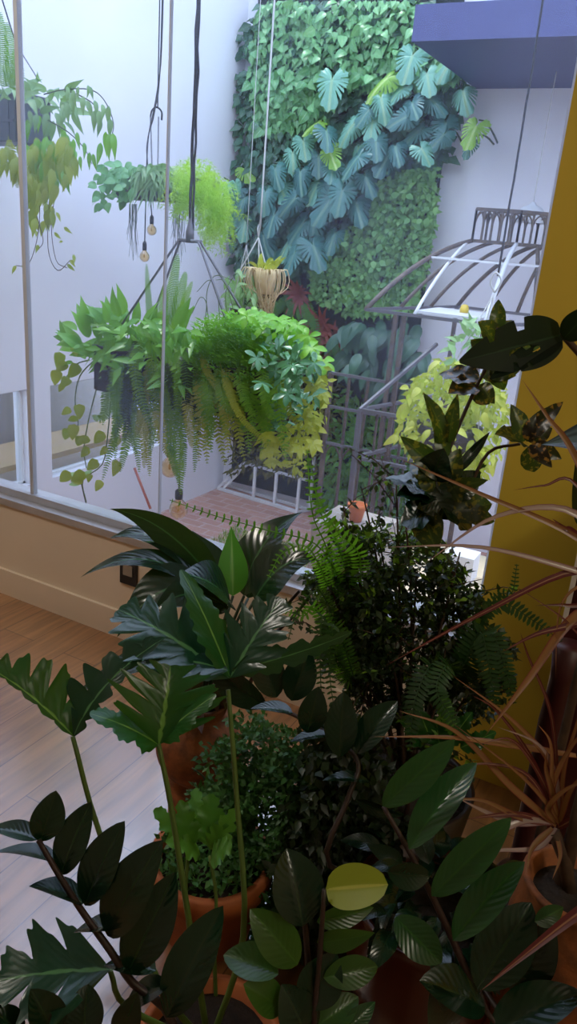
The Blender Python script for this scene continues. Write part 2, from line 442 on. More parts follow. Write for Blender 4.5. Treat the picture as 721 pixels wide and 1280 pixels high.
L_mons = leafmat('monstera_leaf', (64, 130, 112), (124, 182, 156), .3, .22, rib=(150, 190, 150), ribw=.03)
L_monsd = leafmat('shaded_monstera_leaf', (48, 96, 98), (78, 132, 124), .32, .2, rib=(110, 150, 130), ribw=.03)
L_monsb = leafmat('young_monstera_leaf', (128, 186, 66), (156, 204, 84), .35, .4, rib=(200, 230, 140), ribw=.03)
L_creep = leafmat('creeping_leaf', (80, 140, 74), (134, 186, 106), .45, .3)
L_wallf = leafmat('wall_fern', (44, 92, 44), (84, 136, 56), .5, .3)
L_brom = leafmat('red_bromeliad_leaf', (120, 60, 54), (150, 76, 60), .4, .25, tcol=(170, 80, 60))
L_darkw = leafmat('dark_wall_leaf', (40, 78, 62), (66, 108, 82), .3, .15, rib=(110, 150, 110), ribw=.03)
L_bas = leafmat('peace_lily_leaf', (62, 138, 36), (120, 184, 58), .3, .4, rib=(140, 190, 90), ribw=.04)
L_poth2 = leafmat('variegated_pothos_leaf', (124, 150, 44), (178, 190, 84), .35, .45)
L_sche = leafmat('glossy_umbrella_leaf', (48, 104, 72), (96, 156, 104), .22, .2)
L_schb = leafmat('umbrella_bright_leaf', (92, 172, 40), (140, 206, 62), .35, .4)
L_schy = leafmat('yellow_green_leaf', (164, 176, 44), (196, 200, 76), .4, .5)
L_aspf = leafmat('lime_asparagus_fern', (150, 200, 50), (180, 222, 76), .6, .5)
L_lime = leafmat('lime_leaf', (190, 206, 66), (222, 224, 100), .45, .5)
L_limeg = leafmat('pale_green_leaf', (130, 180, 110), (166, 204, 140), .4, .4)
L_grey = leafmat('grey_moss', (96, 108, 104), (120, 130, 124), .8, .2)
L_grass = leafmat('lawn_grass', (96, 150, 40), (140, 184, 60), .6, .4)
L_spid = leafmat('spider_leaf', (92, 136, 92), (140, 176, 124), .4, .35)

# ================================================================== THE SETTING
YG = 2.18                      # glass wall
XL, YB, ZF = -4.22, 6.69, -1.0  # courtyard: left wall, back wall, ground
ZT = 4.4
SILL = .455
XJ = -.421                      # right jamb of the glass
def B(c0, c1):
    c0, c1 = V(c0), V(c1); mb = MB(); return mb.box((c0 + c1) / 2, c1 - c0)
def addB(mb, c0, c1):
    c0, c1 = V(c0), V(c1); mb.box((c0 + c1) / 2, c1 - c0); return mb

struct('floor', B((-4.1, -2.6, -.1), (2.6, YG, 0)), m_floor)
struct('ceiling', B((-4.1, -2.6, 2.85), (2.6, 2.4, 2.95)), m_ceil)
wall = B((-4.1, YG, -1.0), (XJ, YG + .16, SILL - .03)); struct('wall_window_side', wall, m_cream)
struct('baseboard_window_side', B((-4.1, YG - .014, 0), (XJ, YG, .12)), m_cream)
struct('wall_pier', B((XJ, YG - .03, 0), (2.6, YG + .16, 2.85)), m_yellow)
struct('wall_pier_outside', B((XJ, YG + .16, -1.0), (2.6, YG + .2, 2.85)), m_white)
struct('wall_right', B((2.6, -2.6, 0), (2.7, 2.3, 2.85)), m_inner)
struct('wall_back', B((-4.1, -2.7, 0), (2.6, -2.6, 2.85)), m_inner)
struct('wall_left', B((-4.2, -2.6, 0), (-4.1, YG + .1, 2.85)), m_inner)
# glass, its rail, jamb and seams
struct('window_glass', B((-4.1, YG + .05, SILL), (XJ, YG + .062, 2.85)), m_glass)
rail = MB(); addB(rail, (-4.1, YG - .01, SILL - .03), (XJ, YG + .17, SILL)); addB(rail, (-4.1, YG + .035, SILL), (XJ, YG + .078, SILL + .03))
struct('window_rail', rail, m_alu)
mj, ntj, bj, oj = newmat('translucent_seal'); bj.inputs['Base Color'].default_value = srgb((225, 228, 240)); trj = N(ntj, 'ShaderNodeBsdfTranslucent'); trj.inputs[0].default_value = srgb((235, 238, 250))
mxj = N(ntj, 'ShaderNodeMixShader'); mxj.inputs[0].default_value = .8; ntj.links.new(bj.outputs[0], mxj.inputs[1]); ntj.links.new(trj.outputs[0], mxj.inputs[2]); ntj.links.new(mxj.outputs[0], oj.inputs[0])
struct('trim_jamb', B((XJ - .02, YG + .042, SILL), (XJ + .0, YG + .07, 2.85)), mj)
xs = onY(30, 300, YG + .05).x
struct('trim_seam', B((xs - .009, YG + .045, SILL), (xs + .009, YG + .067, 2.85)), m_seam)
x2 = onY(206, 300, YG + .05).x
struct('trim_seam_fine', B((x2 - .002, YG + .049, SILL), (x2 + .002, YG + .063, 2.85)), m_seam)

# courtyard
struct('ground_courtyard', B((XL - 1.6, YG + .16, ZF - .1), (4.0, YB + .3, ZF)), m_pave)
lw = MB()
w1y0, w1y1, w2y0, w2y1 = 2.75, 3.99, 4.21, 5.72
wz0, wz1 = -.325, .402
addB(lw, (XL - .15, YG + .16, ZF), (XL, YB + .2, wz0)); addB(lw, (XL - .15, YG + .16, wz1), (XL, YB + .2, ZT))
for a, b in ((YG + .16, w1y0), (w1y1, w2y0), (w2y1, YB + .2)): addB(lw, (XL - .15, a, wz0), (XL, b, wz1))
struct('wall_courtyard_left', lw, m_white)
struct('wall_courtyard_back', B((XL - .15, YB, ZF), (4.0, YB + .2, ZT)), m_white)
struct('wall_courtyard_right', B((2.8, YG + .2, ZF), (3.0, YB, ZT)), m_white)
for i, (a, b) in enumerate(((w1y0, w1y1), (w2y0, w2y1))):
    fr = MB()
    for q0, q1 in (((a, wz0), (b, wz0 + .02)), ((a, wz1 - .02), (b, wz1)), ((a, wz0), (a + .02, wz1)), ((b - .02, wz0), (b, wz1))):
        addB(fr, (XL - .1, q0[0], q0[1]), (XL - .06, q1[0], q1[1]))
    w = struct('window_%d' % (i + 1), fr, m_whitem)
    g = MB(); addB(g, (XL - .085, a + .02, wz0 + .02), (XL - .08, b - .02, wz1 - .02)); g.build('pane', m_glass, w, smooth=False)
rm = MB()
addB(rm, (XL - 1.6, YG, -.6), (XL - 1.5, YB, .6)); addB(rm, (XL - 1.6, YG, -.62), (XL - .15, YB, -.6)); addB(rm, (XL - 1.6, YG, 1.2), (XL - .15, YB, 1.25))
struct('wall_room_beyond', rm, m_dgrey)
struct('trim_timber_counter', B((XL - .75, YG + .3, -.28), (XL - .25, YB - .2, -.235)), m_timber)
# roof over the far right of the courtyard and steel beams carrying the cables (above the frame)
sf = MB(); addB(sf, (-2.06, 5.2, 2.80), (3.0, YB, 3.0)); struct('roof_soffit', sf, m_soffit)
bm_ = MB()
for y in (3.0, 4.0, 5.2): addB(bm_, (XL, y - .04, 4.25), (3.0, y + .04, 4.37))
struct('beam_steel', bm_, m_greym)
CABLE_TOP = 4.25
# lawn patch below the glass
gp = V(onZ(335, 695, ZF)); gr = MB()
for i in range(2600):
    p = V((gp.x + RNG.uniform(-.55, .7), gp.y + RNG.uniform(-.35, .35), ZF))
    tinyleaves(gr, p, UP + rv(.5), rv(), RNG.uniform(.04, .09), .006)
o = gr.build('lawn_grass', L_grass); o['kind'] = 'stuff'; tag(o, 'small patch of bright green grass growing outside below the glass', 'grass')

# ================================================================== CAMERA-SIDE FITTINGS
pc = onY(162, 712, YG)
t = thing('wall_socket', 'black electrical socket plate on the cream wall below the window', 'socket', (pc.x, YG, pc.z))
cp_ = MB().box((pc.x, YG - .005, pc.z), (.082, .010, .125)).build('cover_plate', m_black, t, smooth=False)
mb = MB()
for dx in (-.014, 0, .014): mb.lathe((pc.x + dx, YG - .0105, pc.z - .01 + (.006 if dx == 0 else 0)), [(.0001, 0), (.004, 0), (.004, .002), (.0001, .002)], 10)
MB().box((pc.x, YG - .012, pc.z + .0), (.045, .004, .045)).build('socket_insert', m_dgrey, cp_, smooth=False)

# added warm point lights without fixtures: one brightens the room, one the pier
def lamp(name, typ, loc, e, col, size=.3, rot=None):
    l = bpy.data.lights.new(name, typ); l.energy = e; l.color = col
    if typ == 'AREA': l.size = size
    elif typ != 'SUN': l.shadow_soft_size = size
    o = bpy.data.objects.new(name, l); COL.objects.link(o); o.location = loc
    if rot: o.rotation_euler = rot
    return o
lamp('room_fill', 'POINT', (-2.4, .9, 2.74), 38, (1, .93, .85), .1)
lamp('pier_fill', 'POINT', (1.3, .7, 2.5), 27, (1, .92, .74), .12)
sun = lamp('sun', 'SUN', (-2, 6, 8), 1.8, (1, .97, .92), .1); sun.data.angle = math.radians(14)
sd = V((.45, -.12, -1.25)).normalized(); sun.rotation_euler = sd.to_track_quat('-Z', 'Y').to_euler()
w = bpy.data.worlds.new('sky'); SC.world = w; w.use_nodes = True
bg = w.node_tree.nodes['Background']; bg.inputs[0].default_value = (.62, .735, 1.0, 1); bg.inputs[1].default_value = 4.5

# ================================================================== COURTYARD THINGS
def thread(mb, a, b, r, wig=0, n=14):
    pts = []
    for i in range(n + 1):
        q = V(a).lerp(V(b), i / n)
        if wig and 0 < i < n: q = q + V((RNG.uniform(-wig, wig), RNG.uniform(-wig, wig), 0))
        pts.append(q)
    mb.tube(pts, r, r, 5); return mb

# ---- bulbs
def bulb(u, v, d, r, label, cat='light bulb', pts=None, sock_h=.05, under=None):
    c = at(u, v, d) if under is None else onY(u, v, under.y - .02)
    if under is not None: pts = [V((c.x, c.y, under.z - .117))]
    t = thing('hanging_bulb', label, cat, c, 'clear globe bulbs on cables')
    MB().lathe(c, [(.0005, -r), (r * .4, -r * .92), (r * .75, -r * .66), (r * .97, -r * .22), (r, .1 * r), (r * .9, r * .48), (r * .62, r * .86), (r * .36, r * 1.15), (r * .34, r * 1.3)], 24).build('glass_globe', m_bulb, t); gg = list(t.children)[-1] if t.children else t
    MB().lathe(c, [(r * .05, r * 1.1), (r * .05, -.2 * r), (r * .16, -.1 * r), (r * .16, .4 * r), (.004, .5 * r)], 8).build('filament', m_cream2, gg)
    MB().lathe(c, [(r * .38, r * 1.2), (r * .42, r * 1.3), (r * .42, r * 1.3 + sock_h * .8), (r * .2, r * 1.3 + sock_h)], 16).build('lamp_holder', m_black, t)
    top = V((c.x, c.y, CABLE_TOP)) if pts is None else None
    mb = MB(); P = [V((c.x, c.y, c.z + r * 1.3 + sock_h * .9))] + ([V(q) for q in pts] if pts else [top])
    mb.tube(smooth(P, 5) if len(P) > 2 else P, .004, .004, 5); mb.build('cable', m_rope, t)
    return t
bulb(189.5, 288, 4.9, .031, 'small clear bulb hanging below the far planter, upper of the pair', pts=[at(184, 200, 4.9), at(185, 172, 4.9), at(197, 110, 4.9), at(203, 30, 4.9), V((at(203, 30, 4.9).x, at(203, 30, 4.9).y, CABLE_TOP))])
bulb(180.5, 321, 4.8, .031, 'small clear bulb hanging below the far planter, lower of the pair', pts=[at(184.5, 180, 4.8), at(193, 140, 4.8), at(201, 60, 4.8), V((at(201, 60, 4.8).x, at(201, 60, 4.8).y, CABLE_TOP))])
# dome pendant at the right
c = at(664, 268, 5.6)
t = thing('dome_pendant', 'white dome pendant lamp hanging beside the iron cresting', 'lamp', c)
MB().lathe(c, [(.115, -.06), (.118, -.055), (.105, .0), (.07, .045), (.025, .065), (.012, .085)], 28).build('lamp_shade', m_whitem, t)
thread(MB(), c + V((0, 0, .085)), V((c.x, c.y, 2.80)), .004).build('cable', m_cordl, t)

# ---- planters
def planter(name, label, c, size, cat='planter', ropes=None, bracket=None, mat=m_black, slats=False):
    """a trough with rim and floor hung on rods from a bracket and cable"""
    c = V(c); L, Wd, Hh = size
    t = thing(name, label, cat, c)
    mb = MB(); th = .012
    for dx, dy, sx, sy in ((0, -Wd / 2, L, th), (0, Wd / 2, L, th), (-L / 2, 0, th, Wd), (L / 2, 0, th, Wd)):
        mb.box(c + V((dx, dy, 0)), (sx + (th if sy == th else 0), sy, Hh))
    mb.box(c + V((0, 0, -Hh / 2)), (L, Wd, th)); mb.build('trough', mat, t, smooth=False)
    mb = MB()
    for dx, dy, sx, sy in ((0, -Wd / 2, L, .02), (0, Wd / 2, L, .02), (-L / 2, 0, .02, Wd), (L / 2, 0, .02, Wd)):
        mb.box(c + V((dx, dy, Hh / 2)), (sx + .02, sy + .006, .02))
    if slats:
        for k in range(7):
            for s in (-1, 1): mb.box(c + V((-L / 2 + (k + .5) * L / 7, s * (Wd / 2 + .008), 0)), (.014, .008, Hh))
        for s in (-1, 1): mb.box(c + V((0, s * (Wd / 2 + .01), -.02)), (L, .008, .014))
    mb.build('rim', mat, t, smooth=False)
    MB().box(c + V((0, 0, Hh / 2 - .03)), (L - .02, Wd - .02, .03)).build('soil', m_soil, t, smooth=False)
    if bracket is not None:
        b = V(bracket)
        br = MB(); br.box(b, (.13, .03, .016)); br.lathe(b + V((0, 0, -.01)), [(.0, .0), (.022, .0), (.022, .05), (.012, .09), (.008, .12)], 10)
        br.build('hanger_bracket', m_greym, t)
        for sx in (-1, 1):
            for sy in (-1, 1):
                mb = MB(); mb.tube([b + V((sx * .06, sy * .012, 0)), b + V((sx * .075, sy * .012, -.02)), c + V((sx * L / 2 * .86, sy * Wd / 2, Hh / 2))], .006, .006, 6)
                mb.build('hanger_rod', m_greym, t)
        mb = MB(); top = V((b.x, b.y, CABLE_TOP)); thread(mb, b + V((0, 0, .05)), top, .008, .004, 30); thread(mb, b + V((.012, .01, .05)), top, .006, .007, 26)
        mb.build('cable', m_rope, t)
    return t

MP = at(236, 474, 3.95)
planter('hanging_planter', 'large black trough planter hung in front, overflowing with ferns', MP, (.98, .30, .22), bracket=at(237, 301, 3.95))
bulb(212.5, 585, 0, .052, 'large clear globe bulb half hidden among ferns under the big planter', under=MP)
bulb(223, 637, 0, .052, 'large clear globe bulb hanging lowest, below the fern tips', under=MP)
FP = at(208, 238, 4.95)
planter('hanging_planter', 'small dark trough planter hung far off before the white wall', FP, (.66, .18, .13), bracket=None, mat=plain('grey_trough', (86, 92, 96), .6))
fo = [o for o in bpy.data.objects if o.name == 'hanging_planter.001'][0]
for du in (190, 197):
    q = at(du, 215, 4.95); b = at(du - 2 if du < 195 else du + 1, 146, 4.95)
    thread(MB(), q, b, .005).build('hanger_rod', m_greym, fo)
qb = at(193, 142, 4.95); MB().tube(smooth([at(188, 146, 4.95), at(190, 138, 4.95), at(196, 134, 4.95), at(202, 140, 4.95), at(202, 150, 4.95)]), .006, .006, 6).build('hanger_hook', m_rope, fo)
thread(MB(), at(197, 135, 4.95), V((at(197, 135, 4.95).x, at(197, 135, 4.95).y, CABLE_TOP)), .004).build('cable', m_rope, fo)
LP = at(-8, 150, 4.5)
planter('hanging_planter', 'grey slatted trough planter cut by the photo edge beside the left seam', LP, (.62, .26, .24), bracket=None, mat=plain('slate_trough', (70, 80, 84), .6), slats=True)
lo = [o for o in bpy.data.objects if o.name == 'hanging_planter.002'][0]
thread(MB(), at(48, 100, 4.5), at(20, 55, 4.5), .004).build('hanger_rod', m_greym, lo)
thread(MB(), at(-45, 105, 4.5), at(-15, 40, 4.5), .004).build('hanger_rod', m_greym, lo)
thread(MB(), at(20, 55, 4.5), at(3, 0, 4.5), .005).build('cable', m_rope, lo)
thread(MB(), at(3, 0, 4.5), V((at(3, 0, 4.5).x, at(3, 0, 4.5).y, CABLE_TOP)), .005).build('cable', m_rope, lo)

# pot of pale roots on its own cord
hp = at(331, 348, 4.9)
t = thing('hanging_basket', 'small hanging pot trailing cream coloured roots, behind the big planter', 'hanging basket', hp)
MB().lathe(hp, [(.001, -.10), (.05, -.095), (.075, 0), (.08, .05), (.07, .05), (.06, .02), (.001, .02)], 20).build('pot', m_cream2, t)
ring = at(323, 297, 4.9)
for a in ((301, 336), (333, 336), (324, 340)): thread(MB(), ring, at(a[0], a[1], 4.9), .0045).build('strap', m_cordl, t)
mb = MB(); mb.tube([ring + V((0, 0, .0)), at(326, 275, 4.9), at(322, 285, 4.9), ring], .005, .005, 6); thread(mb, at(325, 285, 4.9), V((at(325, 285, 4.9).x, at(325, 285, 4.9).y, CABLE_TOP)), .006); mb.build('cord', m_cordl, t)
mb = MB()
for i in range(60):
    a = hp + V((RNG.uniform(-.06, .06), RNG.uniform(-.06, .06), .03)); o_ = V((a.x - hp.x, a.y - hp.y, 0)) * .9
    mb.tube(smooth([a, a + o_ + V((0, 0, .03)), a + o_ * 1.2 + V((0, 0, -.08)), V((hp.x + .03 + RNG.uniform(-.03, .03), hp.y + RNG.uniform(-.03, .03), hp.z - RNG.uniform(.12, .3)))], 3), .004, .002, 4)
mb.build('roots', m_cream2, t)
for i in range(26):
    a = hp + V((RNG.uniform(-.05, .05), RNG.uniform(-.05, .05), .05)); e = a + V((RNG.uniform(-.12, .12), RNG.uniform(-.1, .1), RNG.uniform(-.02, .1)))
    mb = MB(); mb.blade(arc(a, e, V((0, 0, .05)), 5), toeye(a), .02, lance, 2); mb.build('leaf', L_schy, t)

# third cord with a lime plant in a basket
cb = at(560, 545, 4.0)
t = thing('hanging_basket', 'hanging basket on a long cord at right, buried under lime leaves', 'hanging basket', cb)
MB().lathe(cb, [(.001, -.12), (.10, -.11), (.16, 0), (.17, .06), (.155, .06), (.001, .03)], 24).build('basket', m_brownp, t)
ring = at(618, 366, 4.0)
for a in ((-.15, 0), (.15, 0), (0, .12)): thread(MB(), ring, cb + V((a[0], a[1], .06)), .004).build('strap', m_cordl, t)
mb = MB(); mb.tube(smooth([ring + V((0, 0, 0)), ring + V((-.03, 0, .05)), ring + V((-.01, 0, .1)), ring + V((.025, 0, .06)), ring]), .005, .005, 6); mb.build('carabiner', m_cordl, t)
thread(MB(), at(622, 345, 4.0), V((at(622, 345, 4.0).x, at(622, 345, 4.0).y, CABLE_TOP)), .006, .003, 24).build('cord', m_rope, t)

# ---- generic planting helpers
def leafy(root, mesh, n, centre, spread, out=1., down=.0, up=.3, scale=(.7, 1.2), name='leaf', facing=None):
    """n leaves starting inside an ellipsoid and pointing outwards"""
    c = V(centre)
    for i in range(n):
        d = rv(); 
        while d.length > 1 or d.length < .25: d = rv()
        p = c + V((d.x * spread[0], d.y * spread[1], d.z * spread[2]))
        dr = V((d.x * spread[0], d.y * spread[1], d.z * spread[2])).normalized() * out + V((0, 0, up - down)) + rv(.5)
        nr = (facing or (toeye(p) + UP * 1.2)) + rv(.6)
        inst(name, mesh, root, frame(p, dr, nr, RNG.uniform(*scale)))
def pxleafy(root, mesh, poly, n, d, dd, dirf, fn=None, scale=(.8, 1.2), nrm=None, jit=.5, name='leaf'):
    for u, v in polypts(poly, n):
        p = (fn or at)(u, v, d + RNG.uniform(-dd, dd)); dr = dirf(u, v, p) + rv(jit)
        inst(name, mesh, root, frame(p, dr, (nrm or toeye(p)) + UP * .5 + rv(.5), RNG.uniform(*scale)))

def pl(u, v, d): return onY(u, v, MP.y + (d - 3.95) * 1.1)
def pf(u, v, d): return onY(u, v, FP.y + (d - 6.35) * 1.1)
def ql(u, v, d): return onY(u, v, LP.y + (d - 4.5) * 1.1)
# ---- plants in the big planter
me_bas = [leafmesh('lily_leaf', L_bas, .16, .055, lance, b_, n=8) for b_ in (.1, .2, .3)]
t = thing('broad_leaf_plant', 'bright broad-leaved plant filling the end of the big planter over its bare corner', 'plant', pl(140, 445, 3.98))
src = pl(160, 450, 3.95)
for i in range(95):
    u, v = polypts([(75, 425), (100, 385), (135, 375), (200, 392), (235, 395), (232, 470), (190, 485), (150, 470), (108, 445), (85, 470)], 1)[0]
    p = pl(u, v, 3.95 + RNG.uniform(-.16, .16)); dr = (p - src).normalized() * .8 + UP * (.45 - .01 * (v - 375) + .25) + rv(.35)
    inst('leaf', RNG.choice(me_bas), t, frame(p - dr.normalized() * .06, dr, toeye(p) + UP * .6 + rv(.6), RNG.uniform(.7, 1.15)))
mb = MB()
for u, v in polypts([(118, 440), (130, 405), (180, 395), (245, 400), (245, 480), (190, 478), (135, 462)], 240):
    tinyleaves(mb, pl(u, v, 3.78 + RNG.uniform(-.06, .2)), V(((u - 180) / 120, -.4, -.3)) + rv(.6), toeye(V((-1.6, 3, 1))) + UP * .6 + rv(.6), RNG.uniform(.09, .14), RNG.uniform(.03, .045))
mb.build('inner_leaves', L_bas, t)['kind'] = 'stuff'
for a in ((112, 422, 88, 388), (100, 430, 70, 432), (150, 410, 124, 375), (104, 438, 68, 415), (140, 400, 97, 389)):
    pxleaf(t, L_bas, (a[0], a[1], 4.05), (a[2], a[3], 4.0), 15, 20, .15, lance)
t = thing('trailing_pothos', 'variegated yellow-green pothos trailing off the bare corner of the big planter', 'plant', pl(118, 470, 3.9))
for P in ([(112, 450), (96, 455), (84, 470), (80, 480)], [(118, 450), (100, 470), (94, 500), (98, 530), (90, 545)], [(125, 470), (112, 520), (105, 560), (108, 585)], [(140, 480), (135, 540), (128, 580), (104, 600), (108, 628)]):
    Q = [pl(u, v, 3.85 + .01 * i) for i, (u, v) in enumerate(P)]
    MB().tube(smooth(Q), .004, .003, 5).build('stem', m_stemg, t)
me_po = [leafmesh('pothos_leaf_small', L_poth2, .085, .06, heart, .15, n=8) for _ in range(2)]
for u, v in [(75, 440), (83, 452), (72, 462), (86, 472), (80, 480), (92, 432), (98, 455), (88, 510), (99, 505), (93, 530), (86, 536), (102, 545), (110, 545), (112, 560), (96, 520), (135, 560), (122, 575), (88, 590), (112, 592), (104, 600), (146, 575), (130, 540), (128, 460), (106, 590), (126, 600), (152, 552)]:
    p = pl(u, v, 3.86); inst('leaf', RNG.choice(me_po), t, frame(p, V((RNG.uniform(-.8, .3), -.3, -.6)) + rv(.3), toeye(p) + rv(.5), RNG.uniform(.6, 1.15)))

t = thing('boston_fern', 'sword fern with fronds upright and hanging at the middle of the big planter', 'fern', pl(215, 450, 3.9))
for P, wd in (([(215, 430, 3.95), (212, 390, 3.93), (222, 318, 3.9)], .085), ([(222, 430, 3.95), (222, 385, 3.95), (232, 340, 3.92)], .085), ([(190, 430, 3.95), (186, 380, 3.95), (183, 330, 3.95)], .04), ([(205, 430, 3.9), (203, 400, 3.9), (206, 355, 3.88)], .07), ([(212, 430, 3.85), (222, 400, 3.82), (240, 352, 3.8)], .05)):
    frond(t, L_fernh, [pl(*q) for q in P], wd, 34, droop=.0)
hang = [(165, 470, 150, 520, 128, 600), (175, 475, 170, 530, 174, 590), (182, 480, 184, 540, 187, 595), (195, 485, 192, 530, 187, 570), (160, 470, 145, 520, 144, 575), (205, 490, 210, 520, 208, 570), (215, 495, 222, 550, 226, 618), (222, 495, 228, 540, 230, 596), (232, 490, 236, 530, 240, 560), (170, 480, 160, 540, 150, 590), (150, 490, 130, 520, 115, 520), (178, 500, 180, 550, 180, 585), (240, 480, 246, 520, 243, 590), (252, 480, 258, 530, 256, 560), (200, 480, 200, 540, 214, 575), (218, 520, 214, 560, 222, 600), (155, 480, 165, 540, 170, 570), (190, 470, 176, 520, 170, 545)]
for i, (a, b, c_, d_, e, f_) in enumerate(hang):
    z = 3.78 + RNG.uniform(-.06, .08)
    frond(t, L_ferny if i % 3 == 2 else L_fernh, [pl(a, b - 25, z + .05), pl(c_, d_, z), pl(e, f_, z + .02)], RNG.uniform(.055, .085), 30, droop=.3)
for i in range(32):
    a = RNG.uniform(135, 262); z = 3.8 + RNG.uniform(-.05, .1)
    frond(t, L_fernd if i % 2 else L_fernh, [pl(a, 428 + RNG.uniform(-10, 18), z + .06), pl(a + RNG.uniform(-14, 14), 470, z - .05), pl(a + RNG.uniform(-22, 22), 535 + RNG.uniform(-15, 20), z)], .07, 24, droop=.3)
t = thing('asparagus_fern', 'feathery bright green fern mounded at the centre of the big planter', 'fern', pl(285, 450, 3.9))
for i in range(64):
    u = RNG.uniform(232, 330); u2 = u + RNG.uniform(-25, 25); v0 = 460
    v2 = 392 + abs(u2 - 285) * .2 + RNG.uniform(0, 45); z = 3.88 + RNG.uniform(-.13, .13)
    frond(t, L_fernb, [pl(u, v0, z), pl((u + u2) / 2, (v0 + v2) / 2 - 8, z - .02), pl(u2, v2, z - .06)], .09, 18, droop=.15, ragged=.6)
mb = MB()
for u, v in polypts([(232, 430), (245, 402), (285, 390), (325, 398), (335, 440), (320, 480), (250, 480)], 1500):
    tinyleaves(mb, pl(u, v, 3.80 + RNG.uniform(-.08, .1)), UP * .5 + V((RNG.uniform(-1, 1), -.6, 0)), UP + rv(.6), RNG.uniform(.02, .045), RNG.uniform(.008, .016))
mb.build('foliage', L_schb, t)['kind'] = 'stuff'
t = thing('ladder_fern', 'yellowing fern hanging low from the right half of the big planter', 'fern', pl(300, 490, 3.85))
for i in range(26):
    u = RNG.uniform(252, 345); u2 = u + RNG.uniform(-5, 40); z = 3.76 + RNG.uniform(-.06, .12)
    frond(t, L_ferny if i % 3 == 0 else L_fernh, [pl(u, 455, z + .08), pl(u + (u2 - u) * .4, 500, z), pl(u2, 540 + RNG.uniform(-20, 45), z + .03)], .075, 18, droop=.6, ragged=.7)
for P in ([(275, 455, 3.75), (300, 520, 3.7), (345, 562, 3.72)], [(250, 440, 3.76), (262, 470, 3.74), (285, 505, 3.72)]):
    frond(t, L_ferny, [pl(*q) for q in P], .038, 34)
me_um = [leafmesh('umbrella_leaf', L_sche, .062, .027, obov, .12, n=7) for _ in range(2)]
me_ub = [leafmesh('umbrella_leaf_bright', L_schb, .066, .032, obov, .15, n=7) for _ in range(2)]
me_uy = [leafmesh('umbrella_leaf_yellow', L_schy, .055, .03, ovate, .15, n=7) for _ in range(2)]
def whorled(label, poly, n, d, meshes, kf, sc=(.8, 1.2), k=5):
    t = thing('umbrella_plant', label, 'plant', pl(sum(q[0] for q in poly) / len(poly), sum(q[1] for q in poly) / len(poly), d))
    for u, v in polypts(poly, n):
        p = pl(u, v, d + RNG.uniform(-.16, .12)); ax = (toeye(p) * .6 + UP * .7 + rv(.5)).normalized()
        x = ax.orthogonal().normalized(); ph = RNG.random() * 6
        for j in range(k):
            a = ph + j * 6.283 / k; dr = Matrix.Rotation(a, 3, ax) @ x
            inst('leaf', RNG.choice(meshes), t, frame(p, dr + ax * .1 - UP * .35, ax, RNG.uniform(*sc)))
    mb = MB(); me = meshes[0]; ext = max(q.co.y for q in me.vertices)
    for u, v in polypts(poly, n * 9):
        p = pl(u, v, d + RNG.uniform(-.12, .16)); tinyleaves(mb, p, V((0, -.3, -.4)) + rv(.9), toeye(p) * .6 + UP * .7 + rv(.5), ext * RNG.uniform(.7, 1.1), ext * .42)
    mb.build('foliage', me.materials[0], t)['kind'] = 'stuff'
    return t
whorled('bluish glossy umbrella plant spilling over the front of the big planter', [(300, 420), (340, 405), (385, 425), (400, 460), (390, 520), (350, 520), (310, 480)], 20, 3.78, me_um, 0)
whorled('fresh green umbrella plant crowning the right end of the big planter', [(290, 398), (330, 390), (370, 400), (395, 425), (408, 460), (380, 440), (330, 415), (290, 415)], 19, 3.88, me_ub, 0)
whorled('yellow-green umbrella plant drooping off the right end of the big planter', [(395, 440), (415, 470), (410, 510), (395, 550), (375, 590), (335, 580), (325, 545), (370, 520), (390, 490)], 20, 3.85, me_uy, 0)
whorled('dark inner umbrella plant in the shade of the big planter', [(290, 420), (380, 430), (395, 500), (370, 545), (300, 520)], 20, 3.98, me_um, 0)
# wispy stems above the planter
t = thing('wispy_grass', 'thin arching grass stems rising behind the bright mounded fern', 'grass', pl(270, 400, 4.0))
for P in ([(262, 410), (258, 370), (268, 345), (290, 350)], [(275, 410), (272, 370), (262, 350), (246, 365)], [(285, 405), (282, 365), (296, 342), (300, 352)], [(255, 410), (258, 380), (250, 372), (240, 392)], [(292, 405), (290, 380), (280, 352), (270, 350)]):
    MB().tube(smooth([pl(u, v, 4.05) for u, v in P]), .003, .0015, 4).build('stem', m_stemg, t)

# light foliage behind the planter (in the cream-root pot's neighbour)
t = thing('pale_foliage_plant', 'pale green leafy plant hanging behind the planter beside the cream roots', 'plant', at(303, 370, 5.0))
me_pf = leafmesh('pale_leaf', L_limeg, .10, .03, lance, .2, n=6)
pq = at(303, 392, 4.98); MB().lathe(pq, [(.001, -.07), (.06, -.07), (.085, .03), (.09, .04), (.078, .04), (.07, .02), (.001, .01)], 20).build('pot', m_brownp, t)
for a in (0, 2.1, 4.2): thread(MB(), pq + V((math.cos(a) * .085, math.sin(a) * .085, .04)), pq + V((0, 0, .42)), .003).build('strap', m_cordl, t)
thread(MB(), pq + V((0, 0, .42)), V((pq.x, pq.y, CABLE_TOP)), .002).build('cord', m_cordl, t)
pxleafy(t, me_pf, [(278, 345), (300, 335), (325, 345), (330, 405), (300, 420), (276, 400)], 85, 4.95, .12, lambda u, v, p: V((0, 0, -.7)), jit=.8)

